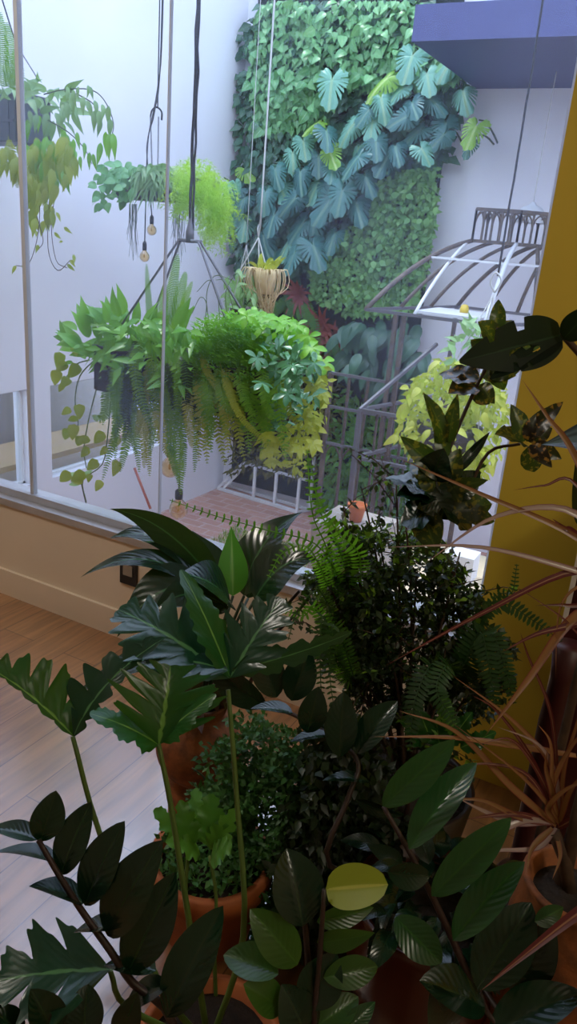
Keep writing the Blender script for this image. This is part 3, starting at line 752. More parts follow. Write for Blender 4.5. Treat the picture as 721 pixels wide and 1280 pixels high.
# ---- plants in the far planter
me_rd = leafmesh('round_leaf', L_pothos, .07, .045, ovate, .15, n=6)
t = thing('pothos', 'small green pothos bushing out of the far planter, its left end', 'plant', pf(140, 230, 6.3))
pxleafy(t, me_rd, [(114, 235), (125, 208), (160, 200), (180, 212), (178, 245), (150, 255), (128, 256)], 98, 6.25, .1, lambda u, v, p: V((-.3, -.4, -.5)), jit=.7, fn=pf)
t = thing('spider_plant', 'grey-green strappy plant drooping from the middle of the far planter', 'plant', pf(190, 225, 6.3))
for i in range(64):
    a = pf(RNG.uniform(170, 215), 216 + RNG.uniform(-6, 10), 6.25); e = pf(RNG.uniform(160, 226), RNG.uniform(225, 268), 6.12)
    mb = MB(); mb.blade(arc(a, e, UP * .1, 6), toeye(a), .032, lance, 2, fold=.2); mb.build('leaf', L_spid, t)
t = thing('lime_fern', 'feathery lime-yellow fern spilling from the right end of the far planter', 'fern', pf(265, 240, 6.3))
mb = MB()
for u, v in polypts([(215, 212), (238, 192), (262, 203), (284, 225), (290, 260), (283, 292), (262, 290), (255, 255), (222, 250)], 420):
    p = pf(u, v, 6.2 + RNG.uniform(-.15, .15)); d = V((RNG.uniform(-.3, .5), -.3, -.9)) + rv(.7)
    for k in range(26):
        q = p + d.normalized() * k * .006
        tinyleaves(mb, q, rv() + d * .5, rv(), .030, .005)
o = mb.build('foliage', L_aspf, t); o['kind'] = 'stuff'
t = thing('hanging_moss', 'grey thread moss dangling below the far planter', 'moss', pf(166, 262, 6.25))
mb = MB()
for i in range(46):
    u0 = RNG.choice((166, 166, 222, 228)) + RNG.uniform(-5, 5); p = pf(u0, 255, 6.22); l = RNG.uniform(.12, .36)
    mb.tube([p, p + V((RNG.uniform(-.01, .01), 0, -l * .5)), p + V((RNG.uniform(-.03, .03), 0, -l))], .0022, .0012, 4)
o = mb.build('threads', L_grey, t); o['kind'] = 'stuff'
t = thing('split_leaf_vine', 'small split-leaf vine hanging off the lime fern end of the far planter', 'plant', pf(287, 235, 6.4))

# ---- plants in the left planter
me_l1 = leafmesh('cut_leaf', L_bas, .115, .03, lance, .2, n=7)
me_l2 = leafmesh('cut_leaf_dark', L_spid, .11, .034, lance, .25, n=7)
t = thing('weeping_plant', 'green weeping plant with narrow leaves covering the left slatted planter', 'plant', ql(40, 130, 4.4))
pxleafy(t, me_l2, [(0, 105), (40, 98), (80, 108), (95, 130), (85, 160), (50, 150), (0, 120)], 60, 4.35, .1, lambda u, v, p: V((.5, -.2, -.2)), jit=.6, fn=ql)
pxleafy(t, me_l1, [(35, 145), (85, 140), (98, 180), (80, 225), (55, 240), (35, 215), (0, 195), (0, 180), (30, 178)], 36, 4.35, .1, lambda u, v, p: V((.1, -.2, -1)), jit=.35, fn=ql)
t = thing('trailing_plant', 'yellow-green leaves hanging straight down under the left slatted planter', 'plant', ql(50, 180, 4.3))
me_l3 = leafmesh('hang_leaf', L_poth2, .11, .04, lance, .2, n=7)
pxleafy(t, me_l3, [(30, 170), (90, 170), (94, 205), (78, 235), (66, 248), (66, 275), (48, 280), (36, 255), (32, 220), (0, 200), (0, 185)], 90, 4.3, .08, lambda u, v, p: V((0, -.15, -1)), jit=.3, fn=ql)
for P in ([(50, 240), (48, 290), (36, 330), (20, 332)], [(62, 240), (60, 310), (72, 338), (88, 325)], [(70, 240), (64, 280), (70, 325), (84, 335)], [(46, 270), (54, 300), (48, 312)]):
    MB().tube(smooth([ql(u, v, 4.28) for u, v in P]), .003, .002, 4).build('stem', m_stemp, t)
for u, v in [(44, 288), (48, 306), (20, 332), (28, 330), (88, 325), (92, 318), (84, 330), (68, 290), (80, 284), (64, 258), (70, 265), (76, 300)]:
    p = ql(u, v, 4.27); inst('leaf', me_l3, t, frame(p, V((.2, 0, -.7)) + rv(.6), toeye(p) + rv(.4), .5))
t = thing('arching_stem_plant', 'thin arching stem with drooping narrow leaves right of the slatted planter', 'plant', ql(60, 120, 4.3))
A1 = [(55, 118), (80, 112), (112, 112), (130, 125), (142, 155), (136, 180)]; A2 = [(60, 150), (85, 165), (105, 185), (115, 205)]; A3 = [(80, 112), (105, 122), (120, 135), (122, 160)]
for P in (A1, A2, A3): MB().tube(smooth([ql(u, v, 4.25) for u, v in P]), .0035, .002, 5).build('stem', m_stemd, t)
for u, v, s in [(84, 108, .8), (92, 112, .8), (104, 120, .9), (108, 125, .9), (112, 108, .6), (118, 125, .8), (118, 138, 1), (124, 138, 1), (128, 130, .8), (126, 150, .8), (136, 132, .9), (138, 148, .9), (132, 164, 1.1), (138, 166, 1.25), (141, 166, 1.2), (126, 178, 1.1), (96, 165, .8), (105, 178, .8), (112, 190, .8), (116, 192, .8), (100, 195, .7), (98, 108, .6), (110, 106, .6), (88, 118, .9), (84, 128, 1)]:
    p = ql(u, v, 4.23); inst('leaf', me_l1 if v > 160 else me_l2, t, frame(p, V((.15, -.1, -1)) + rv(.25), toeye(p) + rv(.5), s * .95))
t = thing('upright_fern', 'small fern rising from the left slatted planter at the photo edge', 'fern', ql(5, 110, 4.4))
for P in ([(5, 115), (4, 70), (0, 15)], [(12, 115), (14, 70), (8, 28)], [(-10, 115), (-12, 60), (-8, 20)], [(15, 115), (22, 90), (18, 62)]):
    frond(t, L_fernh, [ql(u, v, 4.4) for u, v in P], .09, 26, droop=.05)
for P in ([(10, 170), (16, 200), (22, 235)], [(28, 175), (32, 210), (34, 245)]): frond(t, L_ferny, [ql(u, v, 4.28) for u, v in P], .06, 22)

# ---- lime plant at the right
me_lm = [leafmesh('lime_leaf_blade', L_lime, .075, .03, ovate, .25, n=7) for _ in range(2)]
t = thing('lime_plant', 'glowing lime-yellow leafy plant hanging outside behind the speckled croton', 'plant', at(560, 510, 3.9))
poly = [(500, 520), (512, 480), (540, 452), (575, 445), (610, 470), (636, 490), (628, 560), (600, 600), (570, 590), (520, 575), (495, 545)]
pxleafy(t, me_lm[0], poly, 98, 3.9, .14, lambda u, v, p: V(((u - 560) / 120, -.2, -.6)), jit=.7)
o = MB()
for u, v in polypts(poly, 900):
    p = at(u, v, 3.98 + RNG.uniform(-.12, .15)); tinyleaves(o, p, V((0, 0, -.5)) + rv(.8), toeye(p) + rv(.6), .06, .026)
o.build('inner_leaves', L_lime, t)['kind'] = 'stuff'
t = thing('silvery_plant', 'pale silvery-green leafy tuft above the lime plant, under the carabiner', 'plant', at(590, 435, 4.0))
pxleafy(t, me_pf, [(560, 430), (590, 405), (625, 400), (640, 440), (610, 455), (570, 450)], 60, 4.0, .08, lambda u, v, p: V((0, 0, .2)), jit=.9)

# ---- the living wall
WY = YB - .10
c0 = onY(318, 0, YB); c1 = onY(540, 250, YB)
gw = MB(); addB(gw, (-4.08, YB - .07, ZF + .1), (c1.x + .05, YB - .005, 3.7))
tag(gw.build('planting_felt', plain('planting_felt', (34, 46, 40), .95, (24, 34, 28), 30), smooth=False), 'dark felt backing of the living wall between leaves', 'wall panel')
def wallpt(u, v, off=0): return onY(u, v, WY - off)
WN = V((.1, -1, .25))
me_ph = [leafmesh('pothos_leaf', L_pothos, .105, .076, heart, b_, n=9) for b_ in (.12, .22)]
def pothos(label, poly, n, off=.12, meshes=me_ph, sc=(.6, 1.15), fm=L_pothos):
    c = polypts(poly, 1)[0]; t = thing('climbing_pothos', label, 'climbing plant', wallpt(*c))
    for u, v in polypts(poly, n):
        p = wallpt(u, v, RNG.uniform(.0, off * 2)); dr = V((RNG.uniform(-1.1, 1.1), -.6, -.8)) + rv(.5)
        inst('leaf', RNG.choice(meshes), t, frame(p, dr, WN + rv(.75), RNG.uniform(*sc)))
    mb = MB()
    for u, v in polypts(poly, n * 7):
        p = wallpt(u, v, RNG.uniform(-.02, off)); tinyleaves(mb, p, V((RNG.uniform(-.7, .7), -.35, -1)) + rv(.3), WN + rv(.5), RNG.uniform(.06, .10), RNG.uniform(.045, .07))
    mb.build('foliage', fm, t)['kind'] = 'stuff'
    mb = MB()
    for k in range(6):
        P = [wallpt(u, v, .02) for u, v in sorted(polypts(poly, 4), key=lambda q: -q[1])]; mb.tube(smooth(P), .008, .005, 5)
    mb.build('stem', m_stemd, t); return t
pothos('pothos climbing at the top of the living wall, right of the hanging cord', [(385, 20), (430, 0), (520, 0), (575, 25), (572, 60), (500, 75), (430, 80), (380, 70)], 100)
pothos('pothos climbing at the upper corner of the living wall, behind the hanging cord', [(312, 40), (330, 0), (390, 0), (400, 80), (390, 120), (312, 120)], 90)
pothos('pothos trailing below the others beside the lime heart-shaped leaf', [(318, 100), (400, 80), (420, 110), (405, 170), (370, 160), (320, 165)], 84)
pothos('pothos leaves between the topmost split leaves of the living wall', [(430, 75), (500, 70), (560, 60), (575, 100), (500, 115), (430, 105)], 70)
pothos('small shaded pothos at the dark lower edge of the living wall', [(310, 150), (370, 165), (375, 260), (340, 340), (292, 340), (300, 240)], 70, sc=(.5, .9), meshes=[leafmesh('shaded_leaf', L_darkw, .13, .09, heart, .2, n=9)], fm=L_darkw)
def polarleaf(name, mat, wide=1., cuts=(26, 44, 63, 84, 106), deep=.5, droop=.16, lead=None):
    """heart-shaped split leaf of length 1 along +Y, slits running in from the rim towards the stalk"""
    mb = MB(); n = 132; rings = (0, .25, .5, .75, 1.0); vs = []; uv = []
    for k in range(n + 1):
        th = -168 + 336 * k / n; a = math.radians(th); ab = abs(th)
        Rr = .40 + .36 * math.exp(-(th / 34) ** 2) + .05 * math.exp(-((ab - 120) / 40) ** 2)
        Rr *= min(1, (176 - ab) / 26 + .25)
        g = min(abs(ab - c_ - (4 if th > 0 else 0)) for c_ in cuts) if cuts else 99
        cut = deep if g < 2.2 else 1.0
        Rr *= .96 + .04 * math.sin(th * .35)
        for r in rings:
            q = min(r, cut) if r > 0 else 0
            x, y = math.sin(a) * Rr * q * wide, math.cos(a) * Rr * q
            vs.append(V((x, y + .24, .05 * abs(math.sin(a * 2)) * q - droop * q * q)))
            uv.append((.5 + x * .6, min(1, max(0, y + .24))))
    m = len(rings); fs = [(k * m + r, (k + 1) * m + r, (k + 1) * m + r + 1, k * m + r + 1) for k in range(n) for r in range(m - 1)]
    mb.add(vs, fs, uv); o = mb.build(name, mat); me = o.data; bpy.data.objects.remove(o); return me
def mkm(mat, L, w=1., b_=.12): return polarleaf('split_leaf', mat, w, droop=b_)
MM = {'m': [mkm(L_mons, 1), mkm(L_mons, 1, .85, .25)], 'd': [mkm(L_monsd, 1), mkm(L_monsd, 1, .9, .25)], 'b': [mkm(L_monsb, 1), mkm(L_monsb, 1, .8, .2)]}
def monstera(label, L, st, off=(.2, .42), loose=1.):
    t = thing('monstera', label, 'climbing plant', wallpt(L[0][0], L[0][1] + 20))
    for (u, v, s, k) in L:
        p = wallpt(u, v, RNG.uniform(*off)); S = s * depth(p) / FPX * 1.12
        dr = (V((RNG.uniform(-.9, .9) * loose, -.45, -.8)) + rv(.2 * loose)).normalized()
        nr = WN + V((0, 0, .5)) + rv(.5 * loose)
        b = p - dr * S * .5
        inst('leaf', RNG.choice(MM[k]), t, frame(b, dr, nr, S))
        m = MB(); root = V((b.x + RNG.uniform(-.1, .1), WY + .02, b.z - RNG.uniform(.0, .15))); m.tube(bez(root, (root + b) / 2 + V((0, -.08, .08)), b, 5), .008, .006, 5); m.build('stem', m_stemd, t)
    return t
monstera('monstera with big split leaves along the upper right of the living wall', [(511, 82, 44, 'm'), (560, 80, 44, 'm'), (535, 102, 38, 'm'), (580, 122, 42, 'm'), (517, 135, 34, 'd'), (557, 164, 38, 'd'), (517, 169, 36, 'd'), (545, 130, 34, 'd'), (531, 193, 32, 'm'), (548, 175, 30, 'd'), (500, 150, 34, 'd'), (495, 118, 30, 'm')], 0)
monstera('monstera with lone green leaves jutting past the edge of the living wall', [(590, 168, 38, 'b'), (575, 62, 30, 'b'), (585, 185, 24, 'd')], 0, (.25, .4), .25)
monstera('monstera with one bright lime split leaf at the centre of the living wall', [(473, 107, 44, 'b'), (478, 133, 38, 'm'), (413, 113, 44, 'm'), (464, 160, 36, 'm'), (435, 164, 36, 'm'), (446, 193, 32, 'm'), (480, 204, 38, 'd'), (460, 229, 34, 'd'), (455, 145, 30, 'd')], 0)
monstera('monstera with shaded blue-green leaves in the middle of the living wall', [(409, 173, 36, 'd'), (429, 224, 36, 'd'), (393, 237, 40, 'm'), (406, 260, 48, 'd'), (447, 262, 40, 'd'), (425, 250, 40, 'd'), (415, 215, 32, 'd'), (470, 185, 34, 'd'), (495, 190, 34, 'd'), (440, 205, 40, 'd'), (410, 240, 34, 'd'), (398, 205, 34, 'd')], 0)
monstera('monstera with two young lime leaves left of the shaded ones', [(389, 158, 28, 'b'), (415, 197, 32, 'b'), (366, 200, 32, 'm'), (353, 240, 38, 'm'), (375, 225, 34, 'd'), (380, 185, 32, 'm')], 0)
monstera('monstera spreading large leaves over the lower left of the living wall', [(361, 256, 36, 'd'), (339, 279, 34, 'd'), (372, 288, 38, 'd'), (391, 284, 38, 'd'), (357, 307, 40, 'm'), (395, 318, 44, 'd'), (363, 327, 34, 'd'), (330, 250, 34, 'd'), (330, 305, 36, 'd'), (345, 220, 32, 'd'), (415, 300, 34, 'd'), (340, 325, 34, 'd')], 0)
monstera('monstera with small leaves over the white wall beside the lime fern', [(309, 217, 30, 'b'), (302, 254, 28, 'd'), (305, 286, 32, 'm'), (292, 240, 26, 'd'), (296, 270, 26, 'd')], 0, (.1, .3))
sv = [o for o in bpy.data.objects if o.name == 'split_leaf_vine'][0]
for u, v, s, k in [(284, 228, 16, 'm'), (290, 240, 18, 'd'), (285, 252, 16, 'm'), (293, 226, 14, 'm'), (288, 268, 14, 'd')]:
    p = pf(u, v, 6.35); inst('leaf', RNG.choice(MM[k]), sv, frame(p, V((.2, -.2, -1)) + rv(.3), WN + rv(.3), s * 1.2 * 4.9 / FPX))
MB().tube(smooth([pf(u, v, 6.4) for u, v in [(280, 222), (290, 230), (290, 255), (288, 275)]]), .005, .003, 5).build('stem', m_stemd, sv)
# small-leaved creeping cover
CRP = [(475, 225), (500, 212), (545, 208), (546, 260), (536, 330), (520, 392), (440, 395), (385, 372), (392, 330), (430, 288), (462, 270)]
t = thing('creeping_fig', 'pale small-leaved creeper covering the right half of the living wall', 'climbing plant', wallpt(460, 330))
me_cr = [leafmesh('creeper_leaf', L_creep, .07, .05, ovate, .1, nu=2, n=4) for _ in range(2)]
for u, v in polypts(CRP, 100):
    p = wallpt(u, v, .2); inst('leaf', RNG.choice(me_cr), t, frame(p, V((0, -.5, -.6)) + rv(.8), WN + rv(.6), RNG.uniform(.8, 1.2)))
mb = MB()
for u, v in polypts(CRP, 3600):
    tinyleaves(mb, wallpt(u, v, RNG.uniform(-.02, .18)), V((0, -.4, -.6)) + rv(.9), WN + rv(.7), RNG.uniform(.04, .07), RNG.uniform(.03, .045))
mb.build('foliage', L_creep, t)['kind'] = 'stuff'
# ferns and bromeliads low on the wall
FILL = [(300, 45), (330, 0), (560, 0), (585, 110), (560, 200), (500, 215), (440, 290), (385, 345), (290, 345), (296, 230)]
t = thing('shaded_filler', 'shaded filler leaves between the big leaves of the living wall', 'climbing plant', wallpt(430, 170)); mb = MB()  # generic filler over the gaps, its shade put into the leaf colour
for u, v in polypts(FILL, 2600):
    tinyleaves(mb, wallpt(u, v, RNG.uniform(-.02, .06)), V((RNG.uniform(-.8, .8), -.5, -.7)) + rv(.5), WN + rv(.7), RNG.uniform(.08, .14), RNG.uniform(.06, .09))
mb.build('foliage', L_darkw, t)['kind'] = 'stuff'
def wfern(label, u, v, n, ln, mat=L_wallf, cat='fern'):
    t = thing('mounted_fern', label, cat, wallpt(u, v))
    for i in range(n):
        a = wallpt(u, v, 0); an = RNG.uniform(-2.6, -.5) if i % 3 else RNG.uniform(-3.4, .3)
        d = V((math.cos(an) * .9, -.5, -math.sin(an) * .5)); l = ln * RNG.uniform(.7, 1.1)
        frond(t, mat, [a, a + d * l * .5 + V((0, 0, .05)), a + d * l - V((0, 0, l * .55))], .11, 15, droop=.1)
wfern('dark green fern on the living wall left of the red bromeliads', 372, 395, 14, .42)
wfern('green fern drooping on the living wall beneath the red bromeliads', 412, 440, 14, .4)
wfern('fern on the living wall just above the planter at the corner', 345, 365, 12, .4)
wfern('bright fern tuft set in the pale creeper', 462, 372, 10, .28, L_schb)
for i, (u, v, lb) in enumerate([(405, 408, 'red bromeliad rosette on the living wall, larger one beside the creeper'), (376, 368, 'red bromeliad rosette on the living wall, smaller one above the other'), (420, 425, 'dull red bromeliad half under the larger rosette on the living wall')]):
    t = thing('bromeliad', lb, 'bromeliad', wallpt(u, v))
    for k in range(16):
        a = wallpt(u, v, .05); an = k * 6.283 / 16 + RNG.uniform(-.2, .2); d = V((math.cos(an), -.5, math.sin(an)))
        l = RNG.uniform(.16, .26) * (1 if i != 1 else .8)
        mb = MB(); mb.blade(bez(a, a + d * l * .6 + V((0, -.06, 0)), a + d * l - V((0, 0, .05)), 7), WN, .035, lance, 2, fold=.3); mb.build('leaf', L_brom, t)
me_dw = [leafmesh('broad_wall_leaf', L_darkw, .26, .11, ovate, .2, n=9) for _ in range(2)]
t = thing('broad_leaf_climber', 'dark broad-leaved plant low on the living wall behind the iron frame', 'climbing plant', wallpt(470, 430))
for u, v in polypts([(425, 400), (530, 395), (545, 430), (520, 480), (440, 470)], 48):
    p = wallpt(u, v, RNG.uniform(.05, .45)); inst('leaf', RNG.choice(me_dw), t, frame(p, V((RNG.uniform(-.6, .6), -.5, -.8)), WN + rv(.4), RNG.uniform(.7, 1.2)))
t = thing('ferny_cover', 'brownish ferny cover low on the living wall behind the white rack', 'climbing plant', wallpt(340, 560)); mb = MB()
for u, v in polypts([(282, 400), (420, 430), (430, 600), (285, 590)], 1500):
    tinyleaves(mb, wallpt(u, v, RNG.uniform(-.02, .1)), V((0, -.4, -.5)) + rv(.8), WN + rv(.7), RNG.uniform(.06, .13), RNG.uniform(.02, .04))
mb.build('foliage', leafmat('brownish_fern', (60, 74, 40), (104, 100, 56), .5, .2), t)['kind'] = 'stuff'
t = thing('low_shrubs', 'mixed green shrubs at the foot of the living wall behind the railing', 'shrub', V((-3.1, 6.2, ZF)))
mb = MB()
for i in range(1100):
    p = V((RNG.uniform(-2.9, -1.9), RNG.uniform(6.3, 6.58), RNG.uniform(ZF + .05, .25))); tinyleaves(mb, p, V((0, -.4, .2)) + rv(.9), WN + rv(.6), RNG.uniform(.08, .16), RNG.uniform(.03, .06))
mb.build('foliage', L_wallf, t)['kind'] = 'stuff'

# ---- iron pavilion
yf = 4.9
e0, e1 = onY(457, 388, yf), onY(606, 404, yf); ze = (e0.z + e1.z) / 2
yb_ = yf + 1.25
k0, k1 = onY(590, 300, 5.75), onY(645, 306, 5.75); zk = (k0.z + k1.z) / 2
kt = onY(594, 261, 5.75).z
xk2 = onY(682, 304, 5.95)
t = thing('iron_pavilion', 'iron garden pavilion frame with curved roof ribs and arched cresting', 'pavilion', ((e0.x + e1.x) / 2 + .2, (yf + yb_) / 2, ZF))
xr = e1.x + .62
E00, E10, E11, E01 = V((e0.x, yf, ze)), V((e1.x, yf, ze)), V((xr, yb_, ze)), V((e0.x + .25, yb_, ze))
K00, K10 = V((k0.x, 5.75, zk)), V((k1.x, 5.75, zk)); K11, K01 = V((k1.x + .38, 6.05, zk)), V((k0.x + .38, 6.05, zk))
mb = MB()
for a, b in ((E00, E10), (E10, E11), (E11, E01), (E01, E00)): mb.bar(a, b, .03, .02)
mb.build('eave_ring', m_greym, t, smooth=False)
mb = MB()
for a, b in ((K00, K10), (K10, K11), (K11, K01), (K01, K00)):
    mb.bar(a, b, .022)
    mb.bar(a + UP * (kt - zk), b + UP * (kt - zk), .022)
    nb = 5
    for i in range(nb + 1):
        q = a.lerp(b, i / nb); mb.bar(q, q + UP * (kt - zk), .014)
    for i in range(nb):
        q0, q1 = a.lerp(b, i / nb), a.lerp(b, (i + 1) / nb); m_ = (q0 + q1) / 2 + UP * (kt - zk) * .92
        mb.tube(bez(q0 + UP * (kt - zk) * .35, q0 + UP * (kt - zk) * .85, m_, 5), .006, .006, 4); mb.tube(bez(q1 + UP * (kt - zk) * .35, q1 + UP * (kt - zk) * .85, m_, 5), .006, .006, 4)
mb.build('cresting', m_iron, t, smooth=False)
def rib(a, b, bulge, mat, r=.014):
    mid = a.lerp(b, .45) + UP * bulge
    mb = MB(); mb.tube(bez(a, mid, b, 10), r, r, 6); mb.build('roof_rib', mat, t); return bez(a, mid, b, 10)
hips = []  # white hip, rib and band: sunlight on the iron put into the colour
for a, b, m_ in ((E00, K00, m_iron), (E10, K10, m_whitem), (E11, K11, m_iron), (E01, K01, m_iron)): hips.append(rib(a, b, .16, m_, .016))
for i in (1, 2, 3, 4):
    rib(E01.lerp(E11, i / 5), K01.lerp(K11, i / 5), .16, m_iron); 
for i in (1, 2): rib(E10.lerp(E11, i / 3), K10.lerp(K11, i / 3), .14, m_iron)
for i in (1, 2): rib(E00.lerp(E01, i / 3), K00.lerp(K01, i / 3), .16, m_iron)
rib(E00.lerp(E10, .42), K00.lerp(K10, .0) + V((-.02, 0, 0)), .10, m_whitem, .012)
mb = MB()
mids = [h[6] for h in hips]
for i in range(4): mb.bar(mids[i], mids[(i + 1) % 4], .022, .014)
mb.build('roof_band', m_whitem, t, smooth=False)
for q in (E00.lerp(E10, .27), E00.lerp(E10, .34), E10, E11, E01):
    MB().bar(q, V((q.x, q.y, ZF)), .028).build('post', m_iron, t, smooth=False)
# table-like top of pale cloth on the eave
tb = MB(); q0 = onY(520, 386, yf + .05); q1 = onY(602, 396, yf + .05)
tb.box(((q0.x + q1.x) / 2, yf + .28, ze + .022), (abs(q1.x - q0.x), .5, .018))
tag(tb.build('white_board', m_whitem, smooth=False), 'white board lying across the pavilion frame in bright light', 'board')
bt = (q0 + q1) / 2; bt = V((bt.x + .03, yf + .3, ze + .031)); td = MB()
tag(td.lathe(bt, [(.001, 0), (.028, 0), (.03, .02), (.022, .05), (.001, .055)], 14).build('yellow_pot', plain('yellow_plastic', (220, 190, 60), .5)), 'tiny yellow pot standing on the white board', 'pot')
# railing panels in front of it, each a panel of arched bars
def railing(label, A, Bp, z0, z1, z2, n):
    r = thing('iron_railing', label, 'railing', (A + Bp) / 2)
    mb = MB()
    for z in (z0, z1, z2): mb.bar(V((A.x, A.y, z)), V((Bp.x, Bp.y, z)), .024, .018)
    mb.build('rail', m_greym, r, smooth=False)
    for i in range(n + 1):
        q = A.lerp(Bp, i / n); MB().bar(V((q.x, q.y, ZF + .02)), V((q.x, q.y, z0)), .018 if i % n else .03).build('bar', m_iron, r, smooth=False)
    for i in range(n):
        a, b = A.lerp(Bp, i / n), A.lerp(Bp, (i + 1) / n); mb = MB()
        mb.tube(bez(V((a.x, a.y, z2 - .12)), V(((a.x + b.x) / 2, (a.y + b.y) / 2, z2 + .1)), V((b.x, b.y, z2 - .12)), 8), .008, .008, 5); mb.build('arch', m_iron, r)
r0, r1 = onY(414, 466, 5.0), onY(490, 480, 5.0)
zz0, zz1, zz2 = r0.z, onY(414, 508, 5.0).z, onY(450, 562, 5.0).z
railing('front iron railing panel with arched bars before the living wall', r0, r1 + V((.4, 0, 0)), zz0, zz1, zz2, 6)
b0 = onY(450, 512, 4.55); b1 = onY(546, 429, 5.9)
MB_ = thing('iron_gate', 'open iron gate frame slanting away beside the lime plant', 'gate', b0)
mb = MB(); B1 = V((b0.x + .28, 5.75, b0.z))
mb.bar(b0, B1, .028, .02); mb.bar(b0 - UP * .32, B1 - UP * .32, .028, .02); mb.bar(b0, V((b0.x, b0.y, ZF)), .03); mb.bar(B1, V((B1.x, B1.y, ZF)), .03)
mb.bar(b0, b0 + V((.35, .02, 0)), .028, .02); mb.bar(b0 - UP * .32, b0 + V((.35, .02, -.32)), .028, .02); mb.build('gate_frame', m_greym, MB_, smooth=False)
for i in range(1, 6):
    q = b0.lerp(B1, i / 6); MB().bar(q - UP * .9, q, .014).build('bar', m_iron, MB_, smooth=False)
MB().bar(b0, onY(546, 430, 5.2), .02).build('brace', m_greym, MB_, smooth=False)

# ---- white metal rack on the pavers
g0 = onZ(272, 610, ZF + .02); g1 = onZ(372, 640, ZF + .02)
dv = (g1 - g0); bk = V((.06, .14, 0))
t = thing('white_metal_rack', 'white metal trestle rack standing on the pavers under the planter', 'rack', g0)
mb = MB(); mb.bar(g0, g1, .03); mb.bar(g0 + bk, g1 + bk, .024); mb.bar(g1, g1 + bk, .024); mb.build('base_rail', m_whitem, t, smooth=False)
tp = V(g0) + bk * .6 + dv * .22 + UP * .32
for k in (0, .06): MB().bar(g0 + dv * k, tp + dv * k, .024).build('slant_leg', m_whitem, t, smooth=False)
for k in (.25, .5, .75):
    q = tp.lerp(g0, k); MB().bar(q, q + dv * .06, .02).build('rung', m_whitem, t, smooth=False)
for f, h in ((.46, .34), (.72, .34), (.99, .36), (1.0, .9)):
    q = g0 + dv * f + (bk if h > .5 else V((0, 0, 0))); MB().bar(q, q + UP * h, .026).build('upright', m_whitem, t, smooth=False)
mb = MB(); mb.bar(g0 + dv * .22 + bk * .6 + UP * .32, g1 + bk * .6 + UP * .32, .024); mb.build('top_rail', m_whitem, t, smooth=False)
# bare young plant against the left wall, and a pole
q = onZ(175, 630, ZF); q = V((XL + .35, 5.0, ZF))
t = thing('young_sapling', 'thin young sapling with three leaves against the white courtyard wall', 'plant', at(108, 640, 5.0))
MB().tube(smooth([at(110, 640, 5.0), at(104, 615, 5.0), at(99, 592, 5.0)]), .004, .003, 5).build('stem', m_stemp, t)
for c_, e_ in (((99, 596), (84, 592)), ((100, 598), (116, 588)), ((101, 604), (86, 606))):
    pxleaf(t, L_limeg, (c_[0], c_[1], 5.0), (e_[0], e_[1], 5.0), 7, 0, .1, ovate)
a = onZ(205, 668, ZF); mb = MB(); mb.tube([at(188, 636, 5.6), at(168, 585, 5.6)], .010, .010, 6)
tag(mb.build('red_pole', plain('reddish_pole', (170, 96, 80), .6)), 'thin reddish pole leaning outside below the fern tips', 'pole')
# small things on the courtyard ground seen through the leaves
bx = onZ(578, 745, ZF); bx = onY(576, 706, 3.4)
t = thing('white_box', 'white box with a round grey mark, outside low beside the pier', 'box', (bx.x, bx.y, bx.z))
MB().box(bx, (.14, .12, .13)).build('box_body', m_white, t, smooth=False)
mb = MB(); cc = bx + V((-.005, -.062, .01))
P = [cc + V((math.cos(a) * .022, 0, math.sin(a) * .022)) for a in [i * 2 * math.pi / 20 for i in range(21)]]; mb.tube(P, .004, .004, 5); mb.tube([cc + V((.008, 0, -.012)), cc + V((.024, 0, -.028))], .004, .004, 5)
mb.build('round_mark', m_greym, t)
patch_block = MB(); addB(patch_block, (XJ - .75, 3.05, ZF), (XJ + .9, 3.75, bx.z - .065)); struct('trim_sun_patch', patch_block, plain('sun_patch_tint', (226, 206, 170), .7))  # added block, the warm sun patch is put into its colour
ob_ = onZ(446, 650, ZF); ob_ = at(446, 636, 3.6)
t = thing('orange_pot', 'small orange clay pot outside, glimpsed between the fern and the bush', 'pot', (ob_.x, ob_.y, ob_.z - .05))
MB().lathe(ob_, [(.001, -.06), (.028, -.06), (.042, .01), (.046, .01), (.046, .025), (.038, .025), (.034, .0), (.001, .0)], 24).build('pot_body', plain('orange_clay', (214, 120, 60), .7), t)
st = MB(); addB(st, (ob_.x - .16, ob_.y - .14, ZF), (ob_.x + .16, ob_.y + .16, ob_.z - .062)); tag(st.build('plant_stand', plain('grey_stone', (170, 160, 150), .8), smooth=False), 'grey stone block under the small orange pot outside', 'stand')

# ================================================================== INDOOR PLANTS
def pot(name, label, c, prof, mat, cat='plant pot', soil_r=None, soil_z=None, rim=None):
    t = thing(name, label, cat, (c.x, c.y, c.z + prof[0][1]))
    MB().lathe(c, prof, 40).build('pot_body', mat, t)
    if rim: MB().lathe(c, rim, 40).build('rim', mat, t)
    if soil_r: MB().lathe(c, [(.0005, soil_z + .012), (soil_r * .6, soil_z + .008), (soil_r, soil_z)], 24).build('soil', m_soil, t)
    return t

